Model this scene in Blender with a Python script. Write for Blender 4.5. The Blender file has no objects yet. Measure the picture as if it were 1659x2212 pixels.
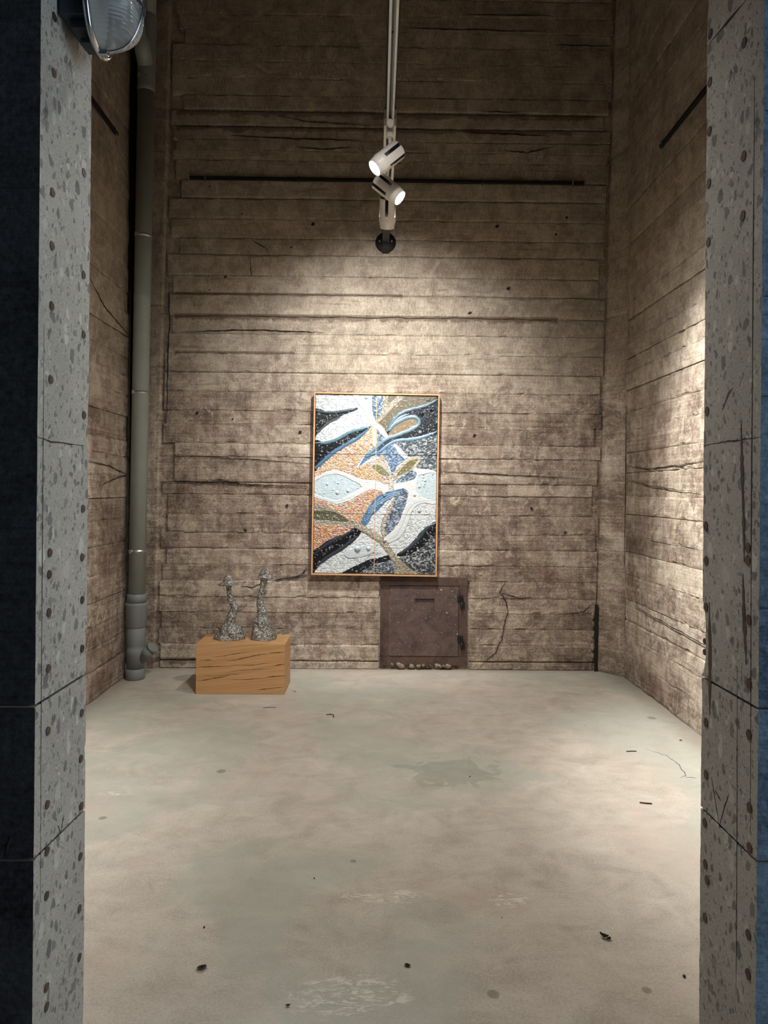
import bpy, bmesh, math, random
import numpy as np
from mathutils import Vector, Matrix

random.seed(7)
S = bpy.context.scene
COL = S.collection

# ------------------------------------------------------------------ camera
FPX, PCX, PCY = 1500.0, 829.5, 1058.0
YAW, ROLL, EYE = math.radians(0.55), math.radians(0.5), Vector((0, 0, 1.5))
FW = Vector((math.sin(YAW), math.cos(YAW), 0))
R0 = Vector((math.cos(YAW), -math.sin(YAW), 0))
RT = R0 * math.cos(ROLL) + Vector((0, 0, 1)) * math.sin(ROLL)
UP = -R0 * math.sin(ROLL) + Vector((0, 0, 1)) * math.cos(ROLL)
cam_d = bpy.data.cameras.new('camera')
cam = bpy.data.objects.new('camera', cam_d)
COL.objects.link(cam)
cam.matrix_world = Matrix((
    (RT.x, UP.x, -FW.x, EYE.x), (RT.y, UP.y, -FW.y, EYE.y), (RT.z, UP.z, -FW.z, EYE.z), (0, 0, 0, 1)))
cam_d.sensor_fit = 'VERTICAL'
cam_d.sensor_height = 36.0
cam_d.lens = FPX / 2212.0 * 36.0
cam_d.shift_y = (PCY - 1106.0) / 2212.0
cam_d.clip_start = 0.05
S.camera = cam

# ------------------------------------------------------------------ world, lights, exposure
w = bpy.data.worlds.new('world'); S.world = w; w.use_nodes = True
w.node_tree.nodes['Background'].inputs[0].default_value = (0.42, 0.62, 1.0, 1)
w.node_tree.nodes['Background'].inputs[1].default_value = 0.03
S.view_settings.view_transform = 'Standard'
S.view_settings.look = 'None'
S.view_settings.gamma = 1.0
S.view_settings.use_curve_mapping = False
S.view_settings.exposure = 0.0

def look_rot(d):
    return Vector(d).to_track_quat('-Z', 'Y').to_euler()

def spot(name, loc, tgt, power, ang, blend, rad=0.04, col=(1.0, 0.93, 0.82)):
    l = bpy.data.lights.new(name, 'SPOT')
    l.energy = power; l.spot_size = math.radians(ang); l.spot_blend = blend
    l.shadow_soft_size = rad; l.color = col
    o = bpy.data.objects.new(name, l); COL.objects.link(o)
    o.location = loc
    o.rotation_euler = look_rot(Vector(tgt) - Vector(loc))
    return o

def area(name, loc, tgt, power, sx, sy, col):
    l = bpy.data.lights.new(name, 'AREA'); l.shape = 'RECTANGLE'
    l.size = sx; l.size_y = sy; l.energy = power; l.color = col
    o = bpy.data.objects.new(name, l); COL.objects.link(o)
    o.location = loc; o.rotation_euler = look_rot(Vector(tgt) - Vector(loc))
    return o

# daylight of the passage outside the opening (from the right) and the lamps of the
# same ceiling track that hang nearer than the frame shows
area('passage_daylight', (3.2, -0.3, 2.0), (-0.6, 1.5, 1.4), 64, 1.2, 2.6, (0.70, 0.86, 1.0))
area('passage_bounce', (-2.2, 0.2, 1.6), (0.8, 1.5, 1.2), 2.2, 1.2, 2.2, (1.0, 0.90, 0.80))
WARM = (1.0, 0.985, 0.955)
spot('track_flood_left', (0.05, 2.15, 3.42), (-0.9, 5.3, 0.6), 112, 96, 1.0, 0.06, WARM)
spot('track_flood_right', (0.05, 2.45, 3.42), (1.0, 5.3, 0.6), 100, 96, 1.0, 0.06, WARM)
spot('track_flood_floor', (0.05, 2.6, 3.42), (0.0, 3.3, 0.0), 98, 116, 0.9, 0.06, WARM)
spot('track_flood_near', (0.05, 1.95, 3.42), (0.1, 2.2, 0.0), 40, 100, 0.8, 0.06, WARM)

# ------------------------------------------------------------------ helpers
def ray(px, py):
    return FW + RT * ((px - PCX) / FPX) + UP * ((PCY - py) / FPX)

def on(px, py, ax, val):
    d = ray(px, py)
    return EYE + d * ((val - EYE[ax]) / d[ax])

def tag(o, label=None, cat=None, group=None, kind=None):
    if label: o['label'] = label
    if cat: o['category'] = cat
    if group: o['group'] = group
    if kind: o['kind'] = kind
    return o

def obj(name, me, mat=None, parent=None, smooth=False):
    if isinstance(me, bmesh.types.BMesh):
        bm = me
        me = bpy.data.meshes.new(name)
        bm.to_mesh(me); bm.free()
    if mat is not None:
        for m in (mat if isinstance(mat, (list, tuple)) else [mat]):
            if m.name not in [x.name for x in me.materials if x]:
                me.materials.append(m)
    if smooth:
        me.polygons.foreach_set('use_smooth', [True] * len(me.polygons))
    o = bpy.data.objects.new(name, me)
    COL.objects.link(o)
    if parent is not None: o.parent = parent
    return o

def empty(name, loc=(0, 0, 0), rot=(0, 0, 0)):
    o = bpy.data.objects.new(name, None); COL.objects.link(o)
    o.location = loc; o.rotation_euler = rot
    o.empty_display_size = 0.05
    return o

def sub(o, loc):           # put a part whose mesh is in world space under an empty at loc (no rotation)
    o.matrix_parent_inverse = Matrix.Translation(-Vector(loc))
    return o

def bm_new(): return bmesh.new()

def add_box(bm, c, s, rot=None, bevel=0.0, mi=0):
    r = bmesh.ops.create_cube(bm, size=1.0)
    vs = r['verts']
    M = Matrix.Translation(Vector(c)) @ (rot.to_4x4() if rot else Matrix.Identity(4)) @ Matrix.Diagonal((s[0], s[1], s[2], 1))
    bmesh.ops.transform(bm, matrix=M, verts=vs)
    fs = set(f for v in vs for f in v.link_faces)
    for f in fs: f.material_index = mi
    if bevel > 0:
        es = list(set(e for v in vs for e in v.link_edges))
        bmesh.ops.bevel(bm, geom=es, offset=bevel, segments=2, affect='EDGES', profile=0.6)

def frame_for(d):
    d = Vector(d).normalized()
    a = Vector((0, 0, 1)) if abs(d.z) < 0.9 else Vector((0, 1, 0))
    x = a.cross(d).normalized(); y = d.cross(x)
    return x, y, d

def add_lathe(bm, prof, axis_o=(0, 0, 0), axis_d=(0, 0, 1), seg=32, cap=True, mi=0, skip=None):
    """prof: list of (radius, height) along axis"""
    x, y, d = frame_for(axis_d); o = Vector(axis_o)
    rings = []
    for r, h in prof:
        rings.append([bm.verts.new(o + d * h + (x * math.cos(2 * math.pi * i / seg) + y * math.sin(2 * math.pi * i / seg)) * max(r, 1e-5)) for i in range(seg)])
    for j in range(len(rings) - 1):
        for i in range(seg):
            if skip and skip(j, i): continue
            f = bm.faces.new((rings[j][i], rings[j][(i + 1) % seg], rings[j + 1][(i + 1) % seg], rings[j + 1][i]))
            f.material_index = mi; f.smooth = True
    if cap:
        for rg, fl in ((rings[0], True), (rings[-1], False)):
            f = bm.faces.new(rg[::-1] if fl else rg); f.material_index = mi
    return rings

def add_tube(bm, pts, r, seg=10, mi=0, closed=False):
    pts = [Vector(p) for p in pts]; n = len(pts)
    rings = []
    for k, p in enumerate(pts):
        if closed: t = pts[(k + 1) % n] - pts[k - 1]
        else: t = pts[min(k + 1, n - 1)] - pts[max(k - 1, 0)]
        x, y, d = frame_for(t)
        rr = r[k] if isinstance(r, (list, tuple)) else r
        rings.append([bm.verts.new(p + (x * math.cos(2 * math.pi * i / seg) + y * math.sin(2 * math.pi * i / seg)) * rr) for i in range(seg)])
    m = n if closed else n - 1
    for j in range(m):
        a, b = rings[j], rings[(j + 1) % n]
        # align rings
        best = min(range(seg), key=lambda s: (a[0].co - b[s].co).length)
        for i in range(seg):
            f = bm.faces.new((a[i], a[(i + 1) % seg], b[(i + 1 + best) % seg], b[(i + best) % seg]))
            f.smooth = True; f.material_index = mi
    if not closed:
        bm.faces.new(rings[0][::-1]); bm.faces.new(rings[-1])

# 2-D value noise in numpy
_rs = np.random.RandomState(3)
_T = _rs.rand(256, 256)
def vnoise(x, y, ox=0):
    x = np.asarray(x, float) + ox * 17.31; y = np.asarray(y, float) + ox * 9.77
    xi = np.floor(x).astype(int); yi = np.floor(y).astype(int)
    fx = x - xi; fy = y - yi
    fx = fx * fx * (3 - 2 * fx); fy = fy * fy * (3 - 2 * fy)
    g = lambda a, b: _T[a % 256, b % 256]
    return (g(xi, yi) * (1 - fx) + g(xi + 1, yi) * fx) * (1 - fy) + (g(xi, yi + 1) * (1 - fx) + g(xi + 1, yi + 1) * fx) * fy
def fbm(x, y, o=4, ox=0):
    s = 0; a = 0.5; t = 0
    for k in range(o):
        s = s + a * vnoise(x * 2 ** k, y * 2 ** k, ox + k); t += a; a *= 0.5
    return s / t

# ------------------------------------------------------------------ materials
def srgb(r, g, b):
    f = lambda c: (c / 255 / 12.92) if c / 255 <= 0.04045 else ((c / 255 + 0.055) / 1.055) ** 2.4
    return (f(r), f(g), f(b), 1.0)

class NT:
    def __init__(self, name):
        self.m = bpy.data.materials.new(name); self.m.use_nodes = True
        self.t = self.m.node_tree; self.n = self.t.nodes; self.l = self.t.links
        self.b = self.n['Principled BSDF']
    def node(self, typ, **kw):
        n = self.n.new(typ)
        for k, v in kw.items(): setattr(n, k, v)
        return n
    def link(self, a, b): self.l.new(a, b)
    def val(self, sock, v):
        if hasattr(v, 'is_output') or isinstance(v, bpy.types.NodeSocket): self.l.new(v, sock)
        else: sock.default_value = v
    def math(self, op, a, b=0.0, c=None, clamp=False):
        n = self.node('ShaderNodeMath', operation=op, use_clamp=clamp)
        self.val(n.inputs[0], a); self.val(n.inputs[1], b)
        if c is not None: self.val(n.inputs[2], c)
        return n.outputs[0]
    def pos(self):
        if not hasattr(self, '_p'):
            g = self.node('ShaderNodeNewGeometry')
            s = self.node('ShaderNodeSeparateXYZ'); self.link(g.outputs['Position'], s.inputs[0])
            self._p = s.outputs; self._pv = g.outputs['Position']; self._g = g
        return self._p
    def vec(self, a, b, c=0.0):
        n = self.node('ShaderNodeCombineXYZ')
        self.val(n.inputs[0], a); self.val(n.inputs[1], b); self.val(n.inputs[2], c)
        return n.outputs[0]
    def noise(self, vec, scale, detail=4, rough=0.55, dist=0.0):
        n = self.node('ShaderNodeTexNoise')
        n.inputs['Scale'].default_value = scale; n.inputs['Detail'].default_value = detail
        n.inputs['Roughness'].default_value = rough; n.inputs['Distortion'].default_value = dist
        self.link(vec, n.inputs['Vector'])
        return n.outputs['Fac']
    def ramp(self, fac, stops, interp='LINEAR'):
        n = self.node('ShaderNodeValToRGB'); e = n.color_ramp.elements
        n.color_ramp.interpolation = interp
        while len(e) < len(stops): e.new(0.5)
        for k, (p, c) in enumerate(stops):
            e[k].position = p; e[k].color = c if len(c) == 4 else (*c, 1)
        self.val(n.inputs[0], fac)
        return n.outputs[0]
    def step(self, fac, a, b):
        n = self.node('ShaderNodeMapRange', interpolation_type='SMOOTHSTEP')
        self.val(n.inputs[0], fac); n.inputs[1].default_value = a; n.inputs[2].default_value = b
        return n.outputs[0]
    def mix(self, fac, a, b, mode='MIX'):
        n = self.node('ShaderNodeMix', data_type='RGBA', blend_type=mode)
        self.val(n.inputs[0], fac); self.val(n.inputs[6], a); self.val(n.inputs[7], b)
        return n.outputs[2]
    def bump(self, h, strength=0.5, dist=0.01):
        n = self.node('ShaderNodeBump'); n.inputs['Strength'].default_value = strength
        n.inputs['Distance'].default_value = dist
        self.link(h, n.inputs['Height']); self.link(n.outputs[0], self.b.inputs['Normal'])
    def set(self, color=None, rough=None, metal=None, **kw):
        if color is not None: self.val(self.b.inputs['Base Color'], color)
        if rough is not None: self.val(self.b.inputs['Roughness'], rough)
        if metal is not None: self.val(self.b.inputs['Metallic'], metal)
        for k, v in kw.items(): self.val(self.b.inputs[k.replace('_', ' ')], v)
        return self.m

def plain(name, col, rough=0.5, metal=0.0, nscale=30, var=0.12, **kw):
    t = NT(name); t.pos()
    f = t.noise(t._pv, nscale, 4)
    c0 = tuple(c * (1 - var) for c in col[:3]) + (1,); c1 = tuple(min(1, c * (1 + var)) for c in col[:3]) + (1,)
    t.set(t.ramp(f, [(0.3, c0), (0.7, c1)]), rough, metal, **kw)
    return t.m

def concrete_wall(name, ax):
    t = NT(name); P = t.pos()
    u = P[ax]; z = P[2]
    v = t.vec(u, z, 0.0)
    oi = t.node('ShaderNodeObjectInfo')
    blotch = t.noise(v, 1.3, 9, 0.66, 0.5)
    mid = t.noise(v, 6.0, 7, 0.68, 0.8)
    speck = t.noise(v, 75, 5, 0.75)
    grain = t.noise(t.vec(t.math('MULTIPLY', u, 2.0), t.math('MULTIPLY', z, 55.0)), 1.0, 5, 0.6, 0.6)
    streak = t.noise(t.vec(t.math('MULTIPLY', u, 16.0), t.math('MULTIPLY', z, 1.6)), 1.0, 5, 0.6)
    saw = t.noise(t.vec(t.math('MULTIPLY', u, 150.0), t.math('MULTIPLY', z, 16.0)), 1.0, 3, 0.6)
    # weights
    flake = t.noise(v, 17.0, 11, 0.80, 0.6)
    patch = t.noise(v, 2.6, 6, 0.65, 0.9)
    s = t.math('MULTIPLY', blotch, 0.30)
    s = t.math('MULTIPLY_ADD', mid, 0.30, s)
    s = t.math('MULTIPLY_ADD', speck, 0.30, s)
    s = t.math('MULTIPLY_ADD', streak, 0.16, s)
    s = t.math('MULTIPLY_ADD', grain, 0.18, s)
    s = t.math('MULTIPLY_ADD', saw, 0.12, s)
    s = t.math('MULTIPLY_ADD', oi.outputs['Random'], 0.08, s)
    s = t.math('SUBTRACT', s, 0.025)
    col = t.ramp(s, [(0.52, srgb(78, 65, 57)), (0.62, srgb(124, 108, 96)), (0.69, srgb(162, 146, 130)),
                     (0.75, srgb(190, 176, 158)), (0.84, srgb(220, 209, 192))])
    # flaking laitance: dark brown where the skin is gone, pale where it stays
    fl_ = t.step(flake, 0.47, 0.53)
    pm = t.step(patch, 0.44, 0.60)
    col = t.mix(t.math('MULTIPLY', t.math('MULTIPLY', t.math('SUBTRACT', 1.0, fl_), pm), 0.58), col, srgb(82, 67, 58))
    pm2 = t.step(patch, 0.56, 0.44)
    col = t.mix(t.math('MULTIPLY', t.math('MULTIPLY', t.step(flake, 0.54, 0.60), pm2), 0.45), col, srgb(222, 210, 188))
    # cleaner greyer boards higher up in the middle
    wave = t.noise(v, 0.8, 4, 0.6)
    hi = t.step(t.math('ADD', z, t.math('MULTIPLY', t.math('SUBTRACT', wave, 0.5), 2.2)), 1.9, 2.8)
    smooth = t.ramp(t.math('MULTIPLY_ADD', saw, 0.3, t.math('MULTIPLY_ADD', speck, 0.3, t.math('MULTIPLY', mid, 0.4))),
                    [(0.36, srgb(120, 109, 98)), (0.5, srgb(172, 160, 143)), (0.62, srgb(208, 197, 179))])
    col = t.mix(t.math('MULTIPLY', hi, 0.6), col, smooth)
    # cream efflorescence
    eff = t.step(t.noise(v, 2.1, 8, 0.7, 1.2), 0.60, 0.68)
    col = t.mix(t.math('MULTIPLY', eff, 0.42), col, srgb(222, 207, 172))
    red = t.step(t.noise(v, 1.7, 5, 0.6, 0.3), 0.56, 0.66)
    col = t.mix(t.math('MULTIPLY', red, 0.30), col, srgb(134, 105, 90))
    lipn = t.noise(t.vec(t.math('MULTIPLY', u, 1.2), t.math('MULTIPLY', z, 26.0)), 1.0, 6, 0.7, 0.4)
    col = t.mix(t.math('MULTIPLY', t.step(lipn, 0.60, 0.68), 0.5), col, srgb(92, 76, 66))
    if ax == 0:      # brown run-off stains under the deep board joints
        for zt_s, hgt_s, x0_s, x1_s in ((2.955, 0.050, -1.7, 1.5), (3.135, 0.022, -1.7, 0.2), (2.645, 0.030, -1.7, -0.7), (4.52, 0.040, -1.7, 1.6), (4.65, 0.045, -1.7, 1.8), (0.09, 0.06, -1.9, -0.9)):
            low = t.math('MULTIPLY_ADD', t.noise(t.vec(t.math('MULTIPLY', u, 7.0), float(zt_s)), 1.0, 5, 0.7), hgt_s * 3.2, -hgt_s * 0.75)
            dd = t.math('SUBTRACT', zt_s, z)
            m = t.math('MULTIPLY', t.math('GREATER_THAN', dd, 0.0), t.step(t.math('SUBTRACT', dd, low), 0.012, -0.006))
            m = t.math('MULTIPLY', m, t.math('MULTIPLY', t.math('GREATER_THAN', u, x0_s), t.math('LESS_THAN', u, x1_s)))
            col = t.mix(t.math('MULTIPLY', m, 0.62), col, srgb(88, 68, 56))
    # fine dark blowholes
    vo = t.node('ShaderNodeTexVoronoi', feature='F1'); vo.inputs['Scale'].default_value = 14
    t.link(v, vo.inputs['Vector'])
    hole = t.math('LESS_THAN', vo.outputs['Distance'], 0.035)
    col = t.mix(t.math('MULTIPLY', hole, 0.85), col, srgb(38, 30, 25))
    h = t.math('MULTIPLY_ADD', speck, 0.6, t.math('MULTIPLY_ADD', grain, 0.35, t.math('MULTIPLY_ADD', mid, 0.8, t.math('MULTIPLY', saw, 0.35))))
    h = t.math('SUBTRACT', h, t.math('MULTIPLY', hole, 0.8))
    h = t.math('MULTIPLY_ADD', flake, 0.9, h)
    t.bump(h, 0.9, 0.010)
    return t.set(col, 0.9, Specular_IOR_Level=0.25)

M_wx = concrete_wall('board_formed_concrete_back', 0)
M_wy = concrete_wall('board_formed_concrete_side', 1)

def cut_concrete(name):
    t = NT(name); P = t.pos()
    v = t.vec(0.0, P[1], t.math('MULTIPLY', P[2], 0.72))
    base = t.noise(v, 5, 7, 0.65)
    col = t.ramp(base, [(0.3, srgb(150, 148, 142)), (0.7, srgb(178, 175, 168))])
    nn = t.noise(v, 260, 3)
    col = t.mix(0.35, col, t.ramp(nn, [(0.35, srgb(120, 118, 112)), (0.65, srgb(190, 188, 178))]))
    # aggregate, two sizes, each stone its own colour
    hsum = None
    wv = t.node('ShaderNodeVectorMath', operation='ADD')
    ns = t.node('ShaderNodeTexNoise'); ns.inputs['Scale'].default_value = 55; ns.inputs['Detail'].default_value = 2
    t.link(v, ns.inputs['Vector'])
    vm = t.node('ShaderNodeVectorMath', operation='MULTIPLY'); t.link(ns.outputs['Color'], vm.inputs[0]); vm.inputs[1].default_value = (0.0, 0.02, 0.02)
    t.link(v, wv.inputs[0]); t.link(vm.outputs[0], wv.inputs[1])
    for sc, hi, keep in ((190, 0.40, 0.50), (88, 0.46, 0.62), (46, 0.48, 0.52), (27, 0.44, 0.30)):
        vo = t.node('ShaderNodeTexVoronoi', feature='F1'); vo.inputs['Scale'].default_value = sc
        t.link(wv.outputs[0], vo.inputs['Vector'])
        sp = t.node('ShaderNodeSeparateColor'); t.link(vo.outputs['Color'], sp.inputs[0])
        thr = t.math('MULTIPLY', t.math('GREATER_THAN', sp.outputs[1], 1 - keep), t.math('MULTIPLY_ADD', sp.outputs[2], hi * 0.7, hi * 0.35))
        mask = t.math('LESS_THAN', vo.outputs['Distance'], thr)
        stone = t.ramp(sp.outputs[0], [(0.0, srgb(70, 72, 72)), (0.2, srgb(98, 100, 98)), (0.38, srgb(122, 122, 116)), (0.5, srgb(140, 134, 120)),
                                       (0.66, srgb(112, 108, 100)), (0.8, srgb(176, 176, 168)), (0.9, srgb(200, 200, 192)), (1.0, srgb(88, 84, 80))])
        col = t.mix(t.math('MULTIPLY', mask, 0.68), col, stone)
        hsum = mask if hsum is None else t.math('ADD', hsum, mask)
    # saw kerf lines
    t.bump(t.math('MULTIPLY_ADD', base, 0.6, t.math('MULTIPLY', nn, 0.35)), 0.35, 0.004)
    return t.set(col, 0.75, Specular_IOR_Level=0.25)
M_cut = cut_concrete('sawn_concrete_with_pebbles')

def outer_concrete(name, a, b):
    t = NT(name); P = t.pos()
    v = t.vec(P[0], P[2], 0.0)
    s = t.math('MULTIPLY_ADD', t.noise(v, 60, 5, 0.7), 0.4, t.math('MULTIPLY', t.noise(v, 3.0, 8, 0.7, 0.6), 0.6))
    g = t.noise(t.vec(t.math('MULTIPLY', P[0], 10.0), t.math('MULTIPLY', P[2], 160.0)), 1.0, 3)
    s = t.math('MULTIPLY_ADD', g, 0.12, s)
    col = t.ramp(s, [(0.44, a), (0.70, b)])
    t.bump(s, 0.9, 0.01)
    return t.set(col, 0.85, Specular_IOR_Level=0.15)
M_outL = outer_concrete('dark_outer_concrete', srgb(22, 22, 24), srgb(70, 72, 76))  # much darker outer face for the left side and the top
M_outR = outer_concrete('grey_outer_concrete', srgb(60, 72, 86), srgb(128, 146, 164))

def floor_mat():
    t = NT('power_floated_cement'); P = t.pos()
    v = t.vec(P[0], P[1], 0.0)
    big = t.noise(v, 0.75, 6, 0.6, 0.4); mid = t.noise(v, 5, 8, 0.7, 0.8); fine = t.noise(v, 120, 5, 0.7)
    swirl = t.noise(t.vec(t.math('MULTIPLY', P[0], 4.0), t.math('MULTIPLY', P[1], 7.0)), 1.0, 9, 0.72, 0.8)
    s = t.math('MULTIPLY_ADD', mid, 0.30, t.math('MULTIPLY_ADD', fine, 0.35, t.math('MULTIPLY', swirl, 0.30)))
    col = t.ramp(s, [(0.38, srgb(160, 151, 138)), (0.48, srgb(182, 174, 161)), (0.58, srgb(198, 191, 178))])
    gr = t.step(big, 0.49, 0.55)
    col = t.mix(t.math('MULTIPLY', gr, 0.48), col, srgb(164, 169, 158))
    rd = t.step(t.noise(v, 1.1, 5, 0.6, 0.2), 0.52, 0.64)
    col = t.mix(t.math('MULTIPLY', rd, 0.36), col, srgb(188, 169, 157))
    # damp-looking grey stain and pale scuffs at their real places
    def blob(cx, cy, rx, ry, sc, amp):
        dx = t.math('DIVIDE', t.math('SUBTRACT', P[0], cx), rx); dy = t.math('DIVIDE', t.math('SUBTRACT', P[1], cy), ry)
        d = t.math('SQRT', t.math('ADD', t.math('MULTIPLY', dx, dx), t.math('MULTIPLY', dy, dy)))
        return t.math('ADD', d, t.math('MULTIPLY', t.math('SUBTRACT', t.noise(v, sc, 5, 0.65, 1.5), 0.5), amp))
    st = t.step(blob(STAIN[0], STAIN[1], 0.24, 0.16, 5.0, 3.2), 1.0, 0.93)
    col = t.mix(t.math('MULTIPLY', st, 0.35), col, srgb(122, 128, 116))
    for c, rx, ry in SCUFFS:
        ridg = t.noise(t.vec(t.math('MULTIPLY', P[0], 14.0), t.math('MULTIPLY', P[1], 45.0)), 1.0, 5, 0.7, 2.0)
        m = t.math('MULTIPLY', t.step(blob(c[0], c[1], rx, ry, 12.0, 1.2), 1.0, 0.6), t.step(ridg, 0.50, 0.58))
        col = t.mix(t.math('MULTIPLY', m, 0.6), col, srgb(226, 220, 208))
    for c, r in SPOTS:
        m = t.step(blob(c[0], c[1], r, r, 40.0, 0.8), 1.0, 0.6)
        col = t.mix(t.math('MULTIPLY', m, 0.55), col, srgb(96, 88, 74))
    # browner and darker close to the side and back walls
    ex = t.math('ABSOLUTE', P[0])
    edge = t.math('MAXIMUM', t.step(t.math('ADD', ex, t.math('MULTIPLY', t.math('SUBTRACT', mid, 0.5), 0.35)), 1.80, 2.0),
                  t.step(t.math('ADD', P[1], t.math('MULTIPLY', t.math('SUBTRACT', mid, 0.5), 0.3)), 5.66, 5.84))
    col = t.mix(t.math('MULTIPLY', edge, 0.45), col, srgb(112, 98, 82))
    vo = t.node('ShaderNodeTexVoronoi', feature='F1'); vo.inputs['Scale'].default_value = 11
    t.link(v, vo.inputs['Vector'])
    sp = t.node('ShaderNodeSeparateColor'); t.link(vo.outputs['Color'], sp.inputs[0])
    hole = t.math('LESS_THAN', vo.outputs['Distance'], t.math('MULTIPLY', t.math('GREATER_THAN', sp.outputs[0], 0.72), t.math('MULTIPLY', sp.outputs[1], 0.055)))
    col = t.mix(t.math('MULTIPLY', hole, 0.7), col, srgb(82, 72, 58))
    t.bump(t.math('SUBTRACT', s, t.math('MULTIPLY', hole, 0.4)), 0.22, 0.005)
    return t.set(col, t.math('MULTIPLY_ADD', mid, 0.25, 0.48), Specular_IOR_Level=0.35)

STAIN = on(975, 1668, 2, 0)
SCUFFS = [(on(835, 1935, 2, 0), 0.20, 0.055), (on(1097, 1942, 2, 0), 0.09, 0.06), (on(250, 1715, 2, 0), 0.10, 0.03), (on(760, 2150, 2, 0), 0.22, 0.10)]
SPOTS = [(on(1066, 2148, 2, 0), 0.022), (on(1397, 2139, 2, 0), 0.018), (on(763, 1860, 2, 0), 0.016), (on(478, 1666, 2, 0), 0.03),
         (on(880, 2087, 2, 0), 0.014), (on(435, 2094, 2, 0), 0.022), (on(1408, 1551, 2, 0), 0.035), (on(222, 1767, 2, 0), 0.02)]
M_floor = floor_mat()

def wood_mat():
    t = NT('oiled_oak_beam'); P = t.pos()
    v = t.vec(t.math('MULTIPLY', P[0], 1.6), t.math('MULTIPLY', P[1], 9.0), t.math('MULTIPLY_ADD', P[0], -7.0, t.math('MULTIPLY', P[2], 60.0)))
    g = t.noise(v, 1.0, 6, 0.6, 0.8)
    f = t.noise(t.vec(t.math('MULTIPLY', P[0], 6.0), t.math('MULTIPLY', P[1], 200.0), t.math('MULTIPLY', P[2], 380.0)), 1.0, 3)
    s = t.math('MULTIPLY_ADD', f, 0.3, t.math('MULTIPLY', g, 0.7))
    col = t.ramp(s, [(0.28, srgb(170, 126, 82)), (0.5, srgb(188, 145, 98)), (0.72, srgb(204, 164, 116))])
    t.bump(s, 0.25, 0.003)
    return t.set(col, 0.5)
M_oak = wood_mat()
M_oakend = plain('pale_oak_frame', srgb(186, 142, 104), 0.55, nscale=40, var=0.1)
M_crack = plain('dark_crack_shadow', srgb(34, 25, 20), 0.95, nscale=80)
M_hair = plain('dark_hairline', srgb(46, 40, 36), 0.95, nscale=80)

def crumpled_metal():
    t = NT('crumpled_silver_leaf'); t.pos()
    vo = t.node('ShaderNodeTexVoronoi', feature='F1'); vo.inputs['Scale'].default_value = 110
    t.link(t._pv, vo.inputs['Vector'])
    n = t.noise(t._pv, 85, 6, 0.7, 1.0)
    col = t.ramp(n, [(0.36, srgb(66, 64, 62)), (0.5, srgb(138, 136, 132)), (0.62, srgb(226, 224, 218))])
    t.bump(t.math('MULTIPLY_ADD', n, 1.0, vo.outputs['Distance']), 0.8, 0.006)
    return t.set(col, t.math('MULTIPLY_ADD', n, 0.3, 0.30), 0.75)
M_silver = crumpled_metal()

M_pipe = plain('grey_drain_plastic', srgb(142, 149, 143), 0.38, nscale=9, var=0.05)
M_pipe2 = plain('grey_drain_coupling', srgb(124, 129, 128), 0.42, nscale=9, var=0.05)
M_zinc = plain('galvanised_clamp', srgb(185, 186, 182), 0.35, 0.9, nscale=60)
M_black = plain('black_powder_coat', srgb(14, 14, 16), 0.6, nscale=60)
M_white = plain('white_lamp_enamel', srgb(226, 222, 214), 0.35, nscale=10, var=0.02)
M_alu = plain('brushed_track_aluminium', srgb(206, 206, 198), 0.4, 0.3, nscale=20, var=0.05)
M_grey = plain('grey_track_inside', srgb(90, 94, 98), 0.5, 0.2, nscale=20, var=0.05)
M_heat = plain('dark_heat_sink', srgb(30, 31, 33), 0.5, 0.4, nscale=40)
M_navy = plain('dark_lamp_housing', srgb(40, 48, 60), 0.55, nscale=30)
M_chrome = plain('polished_steel', srgb(200, 202, 205), 0.18, 1.0, nscale=30, var=0.03)
M_leaf = plain('dry_leaf_brown', srgb(60, 48, 34), 0.8, nscale=90, var=0.4)

def rust(name, a, b, specks=True):
    t = NT(name); P = t.pos(); v = t.vec(P[0], P[2], P[1])
    n = t.noise(v, 7, 8, 0.7, 0.6); f = t.noise(v, 90, 4, 0.7)
    s = t.math('MULTIPLY_ADD', f, 0.35, t.math('MULTIPLY', n, 0.65))
    col = t.ramp(s, [(0.36, a), (0.62, b)])
    if specks:
        o = t.step(t.noise(v, 9, 6, 0.7), 0.64, 0.70)
        col = t.mix(t.math('MULTIPLY', o, 0.6), col, srgb(150, 92, 50))
        for sc, k, r in ((60, 0.55, 0.22), (22, 0.85, 0.26)):
            vo = t.node('ShaderNodeTexVoronoi', feature='F1'); vo.inputs['Scale'].default_value = sc
            t.link(v, vo.inputs['Vector'])
            sp = t.node('ShaderNodeSeparateColor'); t.link(vo.outputs['Color'], sp.inputs[0])
            m = t.math('LESS_THAN', vo.outputs['Distance'], t.math('MULTIPLY', t.math('GREATER_THAN', sp.outputs[0], k), t.math('MULTIPLY', sp.outputs[1], r)))
            col = t.mix(t.math('MULTIPLY', m, 0.75), col, srgb(196, 184, 168))
    t.bump(s, 0.6, 0.004)
    return t.set(col, 0.62, 0.25)
M_rust = rust('rusty_brown_sheet_steel', srgb(52, 41, 38), srgb(104, 86, 79))
M_rust2 = rust('rusty_frame_steel', srgb(50, 38, 33), srgb(98, 77, 66), False)
M_rebar = rust('cut_rebar_rust', srgb(44, 36, 33), srgb(98, 80, 70), False)

def emis(name, col, st):
    t = NT(name); t.set(col, 0.5)
    t.val(t.b.inputs['Emission Color'], col); t.b.inputs['Emission Strength'].default_value = st
    return t.m
M_led = emis('lit_lamp_lens', (1.0, 0.97, 0.88, 1), 60)

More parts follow.
